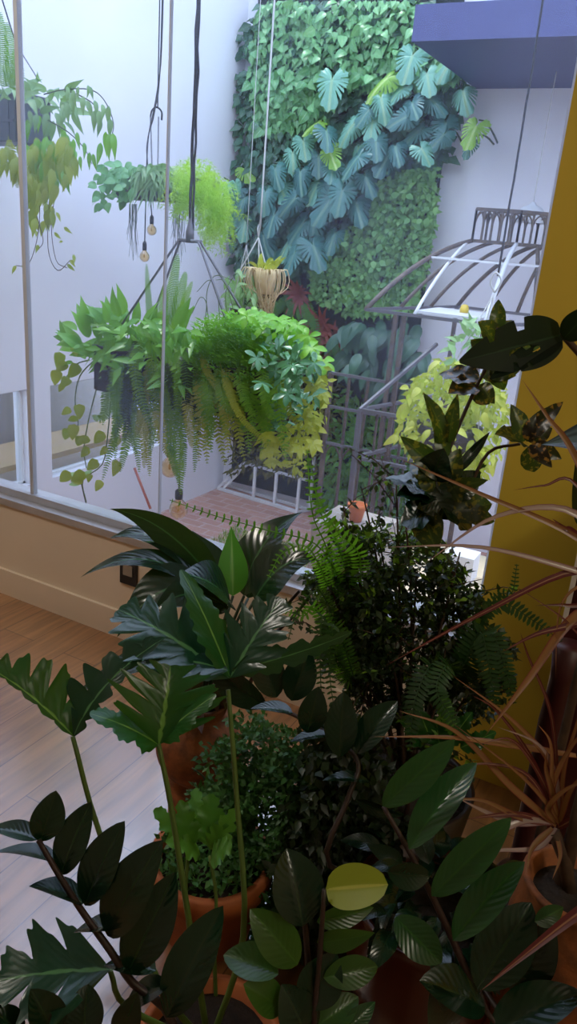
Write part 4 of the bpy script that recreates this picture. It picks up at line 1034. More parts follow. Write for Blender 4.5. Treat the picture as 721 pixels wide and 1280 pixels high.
# round rough pot with the big dark-leaved plant
rd = 2.18
pc = at(250, 930, rd); r = .125
PB = V((pc.x, pc.y, .0))
zc = pc.z
prof = [(.07, 0), (.085, .01), (.085, .03), (.075, .05), (.09, zc - .115)] + [(r * math.cos(a), zc + r * .95 * math.sin(a)) for a in [math.radians(-62 + i * 11) for i in range(12)]]
prof += [(.07, zc + r * .98), (.075, zc + r * 1.12), (.082, zc + r * 1.22), (.07, zc + r * 1.22), (.06, zc + r), (.001, zc + r * .97)]
pot('round_pot', 'round rough brown-orange clay pot on the wood floor under the big dark-leaved plant', PB, prof, m_terra, soil_r=.06, soil_z=zc + r * 1.02)
mouth = V((PB.x, PB.y, zc + r * 1.1))
t = thing('cast_iron_plant', 'large plant with long dark arching leaves and one bright upright leaf, in the round pot', 'plant', mouth)
def bleaf(a, c, w, roll, bow, mat=L_asp, prof=lance, ctrl=None, **k):
    pxleaf(t, mat, a, c, w, roll, bow, prof, ctrl=ctrl, n=18, nu=8, fold=.16, **k)
    A = at(*a); MB().tube(bez(mouth + (A - mouth) * .02, mouth.lerp(A, .5) + UP * .02, A, 6), .0055, .004, 6).build('petiole', m_stemd, t)
bleaf((274, 738, 2.15), (137, 636, 2.12), 44, -38, 0, ctrl=(214, 646, 2.12))
bleaf((291, 745, 2.08), (289, 657, 2.12), 38, 10, .03, mat=L_aspb)
bleaf((262, 722, 2.17), (137, 673, 2.15), 36, 30, 0, ctrl=(198, 648, 2.16))
bleaf((250, 730, 2.1), (100, 722, 2.05), 26, 55, 0, ctrl=(178, 672, 2.06))
bleaf((250, 738, 2.05), (146, 797, 1.98), 60, 15, 0, ctrl=(196, 716, 2.0))
bleaf((276, 730, 2.18), (240, 663, 2.25), 40, 12, .1)
bleaf((305, 745, 2.1), (378, 640, 2.15), 52, -30, 0, ctrl=(318, 668, 2.1))
bleaf((318, 750, 2.05), (396, 700, 2.0), 56, -20, 0, ctrl=(350, 690, 2.02))
bleaf((288, 752, 2.0), (225, 716, 1.92), 40, 40, .2)
bleaf((285, 760, 2.0), (190, 765, 1.9), 50, 10, 0, ctrl=(236, 722, 1.92))
bleaf((262, 800, 2.0), (90, 870, 1.86), 40, 35, 0, ctrl=(180, 815, 1.9))
bleaf((310, 748, 2.2), (330, 655, 2.3), 44, 10, .1)
for a, c in (((322, 800), (352, 764)), ((332, 806), (365, 772))):
    pxstem(t, m_stemp, [(a[0] - 20, a[1] + 50, 2.1), (a[0], a[1], 2.1), (c[0], c[1], 2.1), (c[0] + 22, c[1] - 25, 2.08)], .006, .004, 'petiole')
# dry dark bromeliad-like tuft at its neck
mb = MB()
for i in range(26):
    a = mouth + V((RNG.uniform(-.05, .05), RNG.uniform(-.05, .05), -.01)); e = a + V((RNG.uniform(-.10, .10), RNG.uniform(-.11, .02), RNG.uniform(-.02, .09)))
    mb.blade(arc(a, e, V((0, 0, .03)), 5), toeye(a), .035, ovate, 2, wave=.3)
mb.build('dry_leaves', leafmat('dry_brown_leaf', (62, 34, 26), (96, 62, 46), .5, .1), t)

# philodendron with deep-cut leaves, in a clay pot at the bottom
pp = at(262, 1300, 1.48)
PF = V((pp.x, pp.y, 0))
hz = pp.z
pot('clay_pot', 'clay pot at the bottom of the photo holding the cut-leaf philodendron', PF, [(.09, 0), (.10, .01), (.125, hz * .9), (.14, hz * .9), (.142, hz), (.126, hz), (.12, hz - .03), (.001, hz - .03)], m_terra2, soil_r=.12, soil_z=hz - .03)
t = thing('philodendron', 'tall philodendron with deeply cut green leaves on long stalks before the round pot', 'plant', V((PF.x, PF.y, hz)))
ctr = V((PF.x, PF.y, hz - .02))
def stalk(pts, r0=.0065, r1=.0045):
    P = [at(*q) for q in pts]; P = [ctr] + P
    MB().tube(smooth(P), r0, r1, 8).build('petiole', m_stemg, t)
def cut(a, c, w, roll, bow, n=6, deep=.66, mat=L_phil, skew=.75, base=.3, fold=.05, ones=None, ctrl=None, cup=0):
    pxleaf(t, mat, a, c, w, roll, bow, lobed(n, deep, base=base), n=90, nu=10, fold=fold, skew=skew, wave=.06, wf=2.0, onesided=ones, ctrl=ctrl, cup=cup)
# leaf over the floor
stalk([(200, 1230, 1.44), (124, 1040, 1.42), (91, 921, 1.4)])
cut((92, 921, 1.4), (-12, 836, 1.36), 118, 8, 0, n=5, ones=(.12, 1), skew=.35, base=.22, ctrl=(36, 862, 1.38))
cut((92, 921, 1.4), (206, 797, 1.5), 92, -8, 0, n=6, ones=(.9, .35), skew=.35, base=.25, ctrl=(120, 850, 1.42), mat=L_phild)
# central bright leaf
stalk([(236, 1150, 1.42), (214, 1010, 1.42), (198, 930, 1.42)])
cut((198, 931, 1.42), (213, 832, 1.46), 150, 12, .12, n=5, deep=.7, skew=.55, base=.16, fold=.18)
cut((198, 931, 1.42), (112, 892, 1.36), 44, 30, .1, n=3, deep=.4, skew=.3, base=.2)
cut((196, 926, 1.43), (270, 868, 1.44), 40, -10, .1, n=3, deep=.4, skew=.3, base=.2)
# upper leaves
stalk([(304, 1170, 1.46), (296, 1000, 1.5), (285, 862, 1.52)])
cut((287, 848, 1.52), (148, 762, 1.56), 120, 18, .10, n=6, deep=.62, mat=L_phild, skew=.6, base=.2)
cut((287, 846, 1.52), (226, 712, 1.6), 46, 28, .06, n=4, deep=.18, skew=.2, mat=L_phil)
cut((287, 848, 1.52), (352, 748, 1.56), 92, -20, .08, n=5, deep=.6, skew=.6, base=.2, mat=L_phild)
cut((285, 838, 1.52), (180, 822, 1.50), 56, 20, .12, n=4, deep=.6, mat=L_phild, skew=.5, base=.2)
cut((289, 838, 1.52), (440, 790, 1.62), 36, 50, .10, n=5, deep=.5, mat=L_phild, skew=.4, base=.2)
# teal leaf low at the left
stalk([(160, 1260, 1.36), (138, 1214, 1.33)])
cut((138, 1212, 1.33), (-4, 1226, 1.28), 128, 12, .1, n=3, deep=.72, mat=L_phild, skew=.65, base=.2, fold=.08)
# small new lobed leaves
t2 = thing('young_philodendron', 'small bright seedling philodendron with ruffled leaves before the orange pot', 'plant', at(250, 1130, 1.62))
for a, c, w, rl in (((236, 1062, 1.6), (225, 1000, 1.6), 40, 10), ((262, 1060, 1.62), (264, 992, 1.64), 50, -10), ((262, 1062, 1.62), (296, 1010, 1.62), 36, 20), ((236, 1062, 1.6), (192, 1012, 1.58), 40, 25), ((250, 1068, 1.6), (207, 1052, 1.55), 32, 20), ((262, 1075, 1.6), (290, 1058, 1.58), 36, -25), ((245, 1050, 1.66), (245, 985, 1.72), 34, 0)):
    pxleaf(t2, L_seed, a, c, w, rl, .12, lobed(4, .5, base=.2), n=50, nu=6, fold=.12, skew=.4, wave=.12)
for P in ([(236, 1062), (232, 1120), (240, 1200), (246, 1300)], [(262, 1070), (270, 1120), (268, 1180), (270, 1260)]):
    MB().tube(smooth([at(u, v, 1.6) for u, v in P]), .004, .005, 6).build('stem', m_stemg, t2)

# ZZ plants -------------------------------------------------------------
def zz(label, base, stems, leaves, mat, d, rolls=(-25, 25)):
    t = thing('zz_plant', label, 'plant', base)
    for P, r0, r1 in stems:
        Q = [at(*q) for q in P]; MB().tube(smooth([base] + Q), r0, r1, 8).build('stem', m_stemp, t)
    for L in leaves:
        a, c, w = L[0], L[1], L[2]; rl = L[3] if len(L) > 3 else RNG.uniform(*rolls); mt = L[4] if len(L) > 4 else mat
        bw = L[5] if len(L) > 5 else .12
        A = (a[0], a[1], d + (a[2] if len(a) > 2 else 0)); Cc = (c[0], c[1], d + (c[2] if len(c) > 2 else RNG.uniform(-.04, .04)))
        pxleaf(t, mt, A, Cc, w * (1 if mt is L_zzy else .9), rl, bw, (ellip if mt is L_zzy else pointed) if w > 30 else ovate, n=16, nu=8, fold=.14 if mt is L_zzy else .27, cup=-.02)
    return t
bl = at(240, 1420, 1.30); PL = V((bl.x, bl.y, 0)); 
pot('dark_pot', 'dark brown pot below the photo edge holding the left dark glossy plant', PL, [(.10, 0), (.12, .01), (.15, bl.z), (.14, bl.z), (.13, bl.z - .03), (.001, bl.z - .03)], m_brownp, soil_r=.135, soil_z=bl.z - .03)
S1 = [[(216, 1279, 1.27), (166, 1229, 1.26), (137, 1187, 1.25), (104, 1141, 1.25), (75, 1096, 1.24), (48, 1050, 1.24)]]
zz('dark glossy plant with paired oval leaves leaning over the pale floor at left', V((PL.x, PL.y, bl.z - .03)), [(S1[0], .008, .0045)], [
    ((50, 1052), (70, 988), 46, 15), ((46, 1050), (-14, 1036), 26, 35), ((70, 1078), (-8, 1066), 19, 50), ((76, 1094), (114, 1002), 46, -10),
    ((104, 1130), (36, 1108), 28, 45), ((106, 1132), (156, 1026), 52, -12), ((134, 1170), (204, 1050), 66, -8), ((150, 1160), (92, 1166), 24, 45),
    ((160, 1215), (219, 1090), 66, 10), ((195, 1214), (130, 1207), 30, 30), ((208, 1272), (279, 1132), 64, -5), ((212, 1232), (156, 1260), 32, 30),
    ((70, 1300), (38, 1236), 52, 5), ((104, 1302), (110, 1230), 54, -10), ((30, 1296), (-14, 1262), 34, 20), ((150, 1296), (172, 1240), 40, 10)], L_zz, 1.25)
# middle ZZ with the yellow leaf
rp = at(535, 1165, 1.60); PR = V((rp.x, rp.y, 0)); rr = .165
pot('red_pot', 'big dark red glazed pot between the yellow leaf and the striped leaves', PR, [(.11, 0), (.125, .012), (.155, .16), (rr, rp.z * .75), (.155, rp.z + .06), (.163, rp.z + .09), (.148, rp.z + .09), (.14, rp.z + .05), (.001, rp.z + .05)], m_redpot, soil_r=.142, soil_z=rp.z + .05)
bm = at(390, 1400, 1.30); PM = V((bm.x, bm.y, 0))
pot('brown_pot', 'brown pot below the photo edge holding the plant with the yellow leaf', PM, [(.10, 0), (.12, .01), (.14, bm.z), (.13, bm.z), (.12, bm.z - .03), (.001, bm.z - .03)], m_brownp, soil_r=.12, soil_z=bm.z - .03)
zz('dark round-leaved plant with one yellow-green leaf at the bottom middle', V((PM.x, PM.y, bm.z - .03)), [([(385, 1290, 1.32), (386, 1220, 1.33), (378, 1120, 1.34)], .008, .005), ([(392, 1280, 1.3), (400, 1190, 1.29), (405, 1112, 1.28)], .006, .004)], [
    ((407, 1112), (485, 1106), 58, 5, L_zzy, .05), ((378, 1158), (358, 1060), 72, 10, L_zz), ((372, 1206), (312, 1136), 56, -10, L_zzm), ((348, 1218), (279, 1194), 48, 10, L_zzm),
    ((352, 1262), (304, 1230), 46, 0, L_zzm), ((396, 1152), (467, 1134), 30, 35, L_zzm), ((396, 1178), (468, 1166), 30, 35, L_zzm), ((404, 1222), (472, 1208), 42, 20, L_zzm),
    ((394, 1284), (448, 1246), 42, 10, L_zzm), ((428, 1290), (469, 1252), 28, 20, L_zzg), ((380, 1260), (420, 1190), 60, 20, L_zz), ((385, 1300), (352, 1230), 60, 0, L_zz)], L_zz, 1.3)
# right ZZ: long striped leaflets
bs = V((PR.x, PR.y, rp.z + .05))
zz('dark plant with long ribbed green leaves in the big red pot', bs, [([(602, 1262, 1.36), (567, 1178, 1.34), (540, 1120, 1.34), (511, 1064, 1.34), (479, 1008, 1.35)], .008, .004), ([(640, 1290, 1.33), (612, 1270, 1.33), (600, 1240, 1.33)], .006, .004)], [
    ((478, 1008, .02), (569, 924), 46, 20, L_zzg), ((511, 1062), (596, 953), 48, -15, L_zzg), ((539, 1120), (639, 1022), 48, 15, L_zzg), ((566, 1176), (656, 1077), 50, -10, L_zzg),
    ((484, 1090), (538, 1094), 36, 40, L_zz, .2), ((494, 1146), (552, 1204), 50, 20, L_zzg, .2), ((606, 1260), (524, 1226), 58, 15, L_zz), ((612, 1296), (730, 1242), 60, -10, L_zz, .25),
    ((668, 1152), (704, 1134), 26, 30, L_zzg), ((596, 1236), (664, 1128), 76, 10, L_zz), ((560, 1292), (540, 1230), 50, 0, L_zz), ((640, 1240, .05), (690, 1150), 60, 20, L_zz)], L_zz, 1.32)
t = thing('dark_cover_leaves', 'dark low leaves added over the soil of the big red pot', 'plant', bs)  # made-up cover, darkens the pot mouth and hides the soil
me_gc = leafmesh('cover_leaf', L_zz, .075, .034, ovate, .2, n=8)
for i in range(95):
    a = RNG.uniform(0, 6.283); r_ = .15 * RNG.random() ** .5; p = bs + V((math.cos(a) * r_, math.sin(a) * r_, RNG.uniform(.01, .10)))
    inst('leaf', me_gc, t, frame(p, V((math.cos(a), math.sin(a), -.1)) + rv(.6), UP + rv(.6), RNG.uniform(.8, 1.3)))
# upper ZZ with bluish shine
zz('dark plant with upright leaves shining blue above the striped ones', V((PR.x - .06, PR.y + .05, rp.z + .05)), [([(412, 1082, 1.5), (434, 1000, 1.52), (448, 955, 1.55), (420, 925, 1.58), (366, 893, 1.62), (330, 884, 1.66)], .006, .004)], [
    ((384, 916), (398, 858), 40, 10), ((424, 946), (430, 864), 46, -5), ((446, 942), (497, 876), 40, -15), ((412, 920), (362, 928), 14, 62), ((366, 892), (313, 886), 16, 62),
    ((462, 978), (403, 976), 15, 60), ((446, 1000), (504, 1020), 17, 58), ((332, 884, .1), (261, 826, .08), 40, -52), ((346, 872, .14), (318, 808, .14), 46, 0), ((364, 876, .14), (386, 812, .14), 46, 10)], L_zz, 1.54)

# trailing moss-like plant in an orange pot
mo = at(262, 1120, 1.83); PO = V((mo.x, mo.y, 0)); oz = at(262, 1050, 1.83).z
pot('orange_clay_pot', 'orange clay pot on the floor under the trailing moss plant', PO, [(.09, 0), (.10, .01), (.13, oz - .05), (.145, oz - .05), (.145, oz), (.125, oz), (.12, oz - .03), (.001, oz - .03)], m_terra2, soil_r=.12, soil_z=oz - .03)
t = thing('trailing_moss_plant', 'fine-leaved green trailing plant mounded beside the round clay pot', 'plant', V((PO.x, PO.y, oz)))
mb = MB()
MP_ = [(305, 890), (340, 894), (385, 930), (425, 1000), (440, 1100), (400, 1165), (340, 1180), (300, 1140), (268, 1060), (242, 1025), (250, 975), (280, 928)]
for u0, v0 in polypts(MP_, 330):
    k = (u0 - 240) / 190; d0 = 1.93 - .14 * math.sin(max(0, min(1, k)) * 3.14) + RNG.uniform(-.05, .08); r0 = RNG.uniform(5, 17)
    for q in range(int(r0 * 2.6)):
        p = at(u0 + RNG.gauss(0, r0 * .55), v0 + RNG.gauss(0, r0 * .55), d0 + RNG.uniform(-.03, .03))
        tinyleaves(mb, p, V((-.2, -.5, .3)) + rv(.9), toeye(p) + UP + rv(.6), RNG.uniform(.012, .026), RNG.uniform(.007, .013))
for i in range(900):
    a = RNG.uniform(0, 6.283); r_ = .125 * RNG.random() ** .5
    tinyleaves(mb, V((PO.x + math.cos(a) * r_, PO.y + math.sin(a) * r_, oz + RNG.uniform(-.03, .05))), rv() + UP * .4, UP + rv(.7), RNG.uniform(.014, .028), RNG.uniform(.008, .014))
mb.build('foliage', L_moss, t)['kind'] = 'stuff'
for P in ([(262, 1052), (258, 980), (240, 960)], [(270, 1052), (300, 960), (320, 910)], [(280, 1052), (340, 960), (380, 950)], [(285, 1055), (350, 1030), (410, 1060)], [(280, 1058), (320, 1090), (370, 1120)]):
    MB().tube(smooth([at(u, v, 1.87) for u, v in P]), .004, .002, 5).build('stem', m_stemd, t)

dk = at(425, 1120, 1.80); PK = V((dk.x, dk.y, 0)); kz = dk.z
pot('filler_pot', 'small dark pot added on the floor under the dark leafy filler', PK, [(.07, 0), (.08, .01), (.10, kz), (.09, kz), (.085, kz - .03), (.001, kz - .03)], m_brownp, soil_r=.085, soil_z=kz - .03)  # added pot to stand the dark filler in
t = thing('dark_filler', 'dark leafy filler added for shade between the moss mound and the big red pot', 'plant', V((PK.x, PK.y, kz))); mb = MB()  # made-up plant, darkens the gap where bright floor would show
for u0, v0 in polypts([(390, 905), (470, 900), (495, 1060), (450, 1150), (360, 1180), (345, 1080), (380, 1000)], 260):
    d0 = 1.74 + RNG.uniform(-.05, .1); r0 = RNG.uniform(6, 16)
    for q in range(int(r0 * 1.6)):
        p = at(u0 + RNG.gauss(0, r0 * .6), v0 + RNG.gauss(0, r0 * .6), d0 + RNG.uniform(-.03, .03))
        tinyleaves(mb, p, V((0, -.4, -.3)) + rv(.9), toeye(p) + UP + rv(.7), RNG.uniform(.02, .036), RNG.uniform(.012, .02))
mb.build('foliage', L_bush, t)['kind'] = 'stuff'
for k in range(8):
    e = at(RNG.uniform(370, 480), RNG.uniform(930, 1130), 1.78); MB().tube(bez(V((PK.x, PK.y, kz - .03)), V((PK.x, PK.y, kz + .15)), e, 6), .004, .002, 5).build('stem', m_bark, t)
# small-leaved bush on its trunk and pot
pb = at(500, 1000, 1.98); PBU = V((pb.x, pb.y, 0)); bz = .32
pot('planter_pot', 'dark pot on the floor under the small-leaved bush', PBU, [(.13, 0), (.14, .01), (.18, bz), (.165, bz), (.16, bz - .03), (.001, bz - .03)], m_brownp, soil_r=.16, soil_z=bz - .03)
t = thing('small_leaved_bush', 'dense dark bush of tiny leaves against the bright window by the ochre pier', 'shrub', V((PBU.x, PBU.y, bz)))
P0 = V((PBU.x, PBU.y, bz - .03))
tips = [(430, 640), (470, 660), (505, 640), (540, 660), (575, 690), (600, 740), (410, 720), (400, 790), (450, 720), (520, 720), (560, 760), (480, 790), (610, 820), (440, 830), (550, 850), (495, 600), (452, 612)]
mbw = MB(); mbf = MB(); mbb = MB()
nb = 0
for (u, v) in tips:
    e = at(u, v, 1.95 + RNG.uniform(-.12, .12)); m_ = P0.lerp(e, .5) + V((RNG.uniform(-.04, .04), RNG.uniform(-.04, .04), .05))
    P = bez(P0, m_, e, 10); MB().tube(P, .006, .002, 6).build('branch', m_bark, t)
    for i in range(9):
        q = P[RNG.randrange(3, 11)]; f = q + rv(.13) + V((0, 0, .02)); mbw.tube([q, q.lerp(f, .5) + UP * .012, f], .0016, .001, 4)
        for j in range(15):
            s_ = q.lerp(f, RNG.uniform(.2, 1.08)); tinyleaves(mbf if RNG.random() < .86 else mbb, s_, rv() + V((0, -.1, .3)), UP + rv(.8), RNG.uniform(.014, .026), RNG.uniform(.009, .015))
BP = [(395, 690), (415, 640), (470, 655), (500, 620), (530, 670), (590, 700), (606, 780), (640, 840), (625, 880), (590, 900), (520, 915), (450, 900), (400, 860), (385, 770)]
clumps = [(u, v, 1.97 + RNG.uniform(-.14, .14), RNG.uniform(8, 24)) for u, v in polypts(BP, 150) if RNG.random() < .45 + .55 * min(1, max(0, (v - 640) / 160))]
for u0, v0, d0, r0 in clumps:
    for k in range(int(r0 * 4.2)):
        a, q = RNG.uniform(0, 6.283), RNG.random() ** .6
        u, v = u0 + math.cos(a) * r0 * q, v0 + math.sin(a) * r0 * q
        p = at(u, v, d0 + RNG.uniform(-.05, .05))
        tinyleaves(mbf if RNG.random() < (.62 + .38 * min(1, max(0, (v - 640) / 150))) else mbb, p, rv() + V((0, -.1, .2)), UP + rv(.9), RNG.uniform(.014, .030), RNG.uniform(.010, .018))  # more bright leaves towards the top: points of light put into leaf colour
mbw.build('twigs', m_bark, t)['kind'] = 'stuff'; mbf.build('foliage', L_bush, t)['kind'] = 'stuff'; mbb.build('lit_foliage', L_bush2, t, label='yellow-green leaves of the bush, light put into their colour')['kind'] = 'stuff'

# ferns around the bush
t = thing('sword_fern', 'bright sword fern with fronds before the window, left of the small-leaved bush', 'fern', V((PBU.x - .12, PBU.y - .1, bz)))
FB = at(440, 850, 1.95)
for P, wd, mt in (([(446, 780, 2.08), (450, 700, 1.78), (425, 668, 1.72), (400, 630, 1.70), (386, 572, 1.70)], .062, L_fernb), ([(440, 780, 2.08), (410, 690, 1.78), (390, 640, 1.72), (384, 562, 1.72)], .035, L_fernb), ([(440, 780, 2.08), (425, 690, 1.82), (400, 640, 1.74), (392, 600, 1.72)], .05, L_fernb),
               ([(430, 780, 2.05), (405, 690, 1.78), (330, 662, 1.72), (270, 645, 1.72), (212, 625, 1.72)], .036, L_fernb), ([(425, 780, 2.0), (390, 690, 1.74), (355, 690, 1.70), (335, 722, 1.68)], .045, L_fernb), ([(425, 800, 2.0), (400, 740, 1.72), (372, 765, 1.70), (360, 800, 1.68)], .04, L_fernd),
               ([(425, 840, 1.76), (405, 770, 1.68), (400, 820, 1.66), (402, 880, 1.66)], .045, L_fernd), ([(430, 840, 1.76), (395, 760, 1.70), (380, 770, 1.70), (352, 762, 1.70)], .05, L_fernb), ([(440, 840, 1.76), (418, 780, 1.66), (412, 840, 1.66), (420, 900, 1.64)], .045, L_fernd),
               ([(440, 780, 2.08), (440, 690, 1.82), (470, 650, 1.78), (480, 680, 1.76)], .04, L_fernd)):
    frond(t, mt, [FB] + [at(*q) for q in P], wd, 34, droop=.15)
t = thing('dark_fern', 'dark fern arching right from the bush across the ochre pier', 'fern', V((PBU.x + .08, PBU.y, bz)))
FB = at(560, 860, 1.9)
for P, wd in (([(585, 790, 1.85), (625, 755, 1.82), (665, 775, 1.8), (702, 802, 1.8)], .055), ([(590, 790, 1.85), (622, 745, 1.82), (640, 740, 1.8), (646, 705, 1.8)], .035), ([(590, 820, 1.8), (612, 790, 1.78), (630, 830, 1.76), (642, 880, 1.76)], .075), ([(580, 830, 1.8), (600, 790, 1.78), (612, 840, 1.76), (620, 890, 1.76)], .08), ([(560, 830, 1.75), (545, 860, 1.7), (560, 890, 1.68), (575, 920, 1.66)], .07), ([(540, 830, 1.75), (520, 870, 1.7), (515, 900, 1.68), (512, 940, 1.66)], .07)):
    frond(t, L_fernd, [FB] + [at(*q) for q in P], wd, 26, droop=.1)
t = thing('lettuce_fern', 'low ruffled dark green plant at the foot of the bush', 'plant', at(540, 920, 1.75))
for a, c, w, rl in (((555, 930), (556, 868), 34, 10), ((540, 930), (520, 880), 30, -10), ((560, 930), (590, 890), 30, 10), ((530, 930), (500, 900), 30, 20), ((575, 935), (620, 915), 28, 20), ((550, 935), (545, 895), 32, -20)):
    pxleaf(t, L_seed if a[0] == 555 else L_phil, (a[0], a[1], 1.72), (c[0], c[1], 1.7), w, rl, .15, lobed(5, .3, base=.2), n=50, nu=6, skew=.2, wave=.2)

# orange-sided croton rising out of the bush ------------------------------
t = thing('croton', 'speckled croton with a bare dark stem before the window, beside the split dark leaf', 'shrub', V((PBU.x + .05, PBU.y - .12, bz)))
cs = [V((PBU.x + .05, PBU.y - .12, bz - .03)), at(548, 800, 2.0), at(543, 690, 1.9), at(543, 640, 1.72), at(552, 590, 1.7), at(568, 545, 1.7), at(592, 490, 1.68), at(614, 445, 1.66), at(622, 410, 1.66)]
MB().tube(smooth(cs), .006, .0035, 7).build('stem', m_stemp, t)
MB().tube(smooth([at(545, 650, 1.7), at(580, 620, 1.7), at(610, 566, 1.68), at(650, 555, 1.66)]), .005, .003, 6).build('stem', m_bark, t)
def cro(a, c, w, rl, mat=L_croton, d=1.68, bow=.15): pxleaf(t, mat, (a[0], a[1], d), (c[0], c[1], d + RNG.uniform(-.05, .05)), w, rl, bow, ovate, n=12, nu=6, fold=.2, wave=.1)
for a, c, w, rl in (((620, 415), (623, 374), 20, 5), ((618, 430), (597, 402), 26, 15), ((622, 430), (640, 400), 24, -10), ((612, 450), (588, 425), 30, 10), ((616, 445), (660, 420), 26, 30), ((610, 455), (586, 448), 18, 40), ((612, 462), (645, 470), 24, 30), ((600, 470), (650, 462), 26, 20), ((615, 455), (630, 488), 26, 10), ((618, 440), (680, 430), 20, 40)):
    cro(a, c, w, rl)
for a, c, w, rl in (((598, 478), (548, 468), 24, 25), ((596, 482), (560, 492), 28, 15), ((600, 480), (618, 505), 22, 20), ((590, 490), (612, 505), 18, 30)): cro(a, c, w, rl, L_crod if a[0] < 599 else L_croton)
for a, c, w, rl in (((556, 555), (528, 490), 20, 15), ((560, 555), (572, 492), 20, -10), ((556, 575), (545, 525), 20, 5), ((565, 595), (612, 540), 14, 20), ((560, 600), (500, 545), 30, -20), ((552, 610), (575, 560), 30, 10), ((548, 600), (512, 580), 34, 20), ((560, 610), (610, 600), 20, 35), ((545, 620), (495, 620), 30, 30), ((550, 630), (520, 665), 34, 10), ((552, 630), (590, 660), 36, -20), ((548, 625), (480, 598), 26, 40), ((556, 620), (575, 600), 40, 10), ((545, 615), (530, 570), 40, 5), ((560, 640), (615, 630), 40, 20), ((575, 640), (618, 652), 26, 10), ((540, 640), (500, 655), 40, 20), ((540, 600), (555, 560), 44, 0), ((530, 640), (545, 690), 40, 20), ((560, 620), (600, 590), 36, 30), ((535, 610), (560, 650), 44, 0), ((545, 590), (580, 620), 40, 10)):
    cro(a, c, w, rl, L_croton if RNG.random() < .6 else L_zz)
# the speckled rosette against the pier
for a, c, w, rl, m_ in (((655, 552), (638, 505), 24, 10, L_croton), ((662, 548), (704, 502), 24, -10, L_crod), ((658, 552), (672, 515), 22, 20, L_crod), ((655, 555), (618, 543), 18, 30, L_croton), ((660, 558), (668, 590), 30, 10, L_crod), ((664, 556), (702, 574), 22, 20, L_crod), ((662, 556), (690, 585), 20, 10, L_crod), ((660, 552), (690, 535), 22, 20, L_crod)):
    cro(a, c, w, rl, m_, 1.64)

# plant off to the right: split leaf, silver leaf
rx = at(800, 520, 1.5); 
t = thing('split_leaf_philodendron', 'big dark leaf with holes reaching in from the photo edge across the pier', 'plant', V((rx.x, rx.y, 0)))
MB().tube(smooth([V((rx.x, rx.y, 0.01)), V((rx.x, rx.y, .7)), at(790, 560, 1.5), at(745, 470, 1.5), at(706, 422, 1.5), at(700, 420, 1.5)]), .012, .005, 7).build('stem', m_bark, t)
def holed(t_, u=0):
    e = max(0, math.sin(math.pi * min(1, t_ ** .75 * .93 + .06))) ** .8
    if u > 0 and (.38 < t_ < .46 or .66 < t_ < .72): e *= .55
    if u < 0 and (.5 < t_ < .56): e *= .6
    return e
mb = MB()
def holedleaf(a, c, w, roll, bow, holes):
    """blade with oval holes left out of the grid"""
    A, C_ = at(*a), at(*c); T = (C_ - A).normalized(); nv = toeye((A + C_) / 2); nv = (nv - T * nv.dot(T)).normalized(); nn = rotN(nv, T, roll)
    W = w * (a[2] + c[2]) / 2 / FPX; n, nu = 60, 30; m = MB()
    m.blade(arc(A, C_, nn * bow * (C_ - A).length, n), nn, W, lambda t_, u: (.55 + .45 * t_) * holed(t_, u) if t_ < .02 else holed(t_, u), nu=nu, fold=.08)
    keep = []
    for f in m.f:
        cu = sum(m.uv[i][0] for i in f) / 4; ct = sum(m.uv[i][1] for i in f) / 4
        if not any(((cu - hu) / ru) ** 2 + ((ct - ht) / rt) ** 2 < 1 for hu, ht, ru, rt in holes): keep.append(f)
    m.f = keep; return m
holedleaf((703, 418, 1.5), (574, 452, 1.44), 66, 0, .08, [(.36, .42, .11, .15)]).build('leaf', L_mond, t)
holedleaf((700, 424, 1.5), (612, 474, 1.46), 30, 20, .08, [(.6, .3, .1, .1)]).build('leaf', L_mond, t)
pxleaf(t, L_mond, (704, 424, 1.48), (745, 380, 1.42), 34, 20, .1, ovate)
pxleaf(t, L_mond, (730, 660, 1.46), (722, 560, 1.44), 40, 50, .1, ovate)
pxleaf(t, L_silver, (800, 545, 1.3), (676, 556, 1.36), 48, 12, .06, lance, n=18, nu=8, fold=.2)

# red-edged dracaenas -----------------------------------------------------
dp = at(706, 1150, 1.45); PD = V((dp.x, dp.y, 0)); dz = at(700, 1085, 1.45).z
pot('tall_clay_pot', 'tall rough orange-brown clay pot at the right under the spiky red plant', PD, [(.09, 0), (.10, .01), (.115, dz * .5), (.10, dz - .06), (.085, dz - .02), (.095, dz), (.08, dz), (.07, dz - .03), (.001, dz - .03)], m_terra, soil_r=.075, soil_z=dz - .03)
t = thing('dracaena', 'spiky dracaena with thin red-edged leaves bursting from the tall clay pot', 'plant', V((PD.x, PD.y, dz)))
hd = at(692, 1040, 1.42)
MB().tube([V((PD.x, PD.y, dz - .04)), V((PD.x, PD.y, dz)).lerp(hd, .5), hd], .014, .012, 8).build('stem', m_bark, t)
def spike(P, w, mat, d0=1.42, d1=1.36, roll=20):
    n = len(P) - 1; Q = [at(u, v, d0 + (d1 - d0) * i / n) for i, (u, v) in enumerate(P)]; Q = smooth(Q, 6)
    nn = rotN(toeye(Q[len(Q) // 2]), (Q[-1] - Q[0]).normalized(), roll)
    mb = MB(); mb.blade(Q, nn, w * d0 / FPX * 1.15, grassy, nu=4, fold=.25); mb.build('leaf', mat, t)
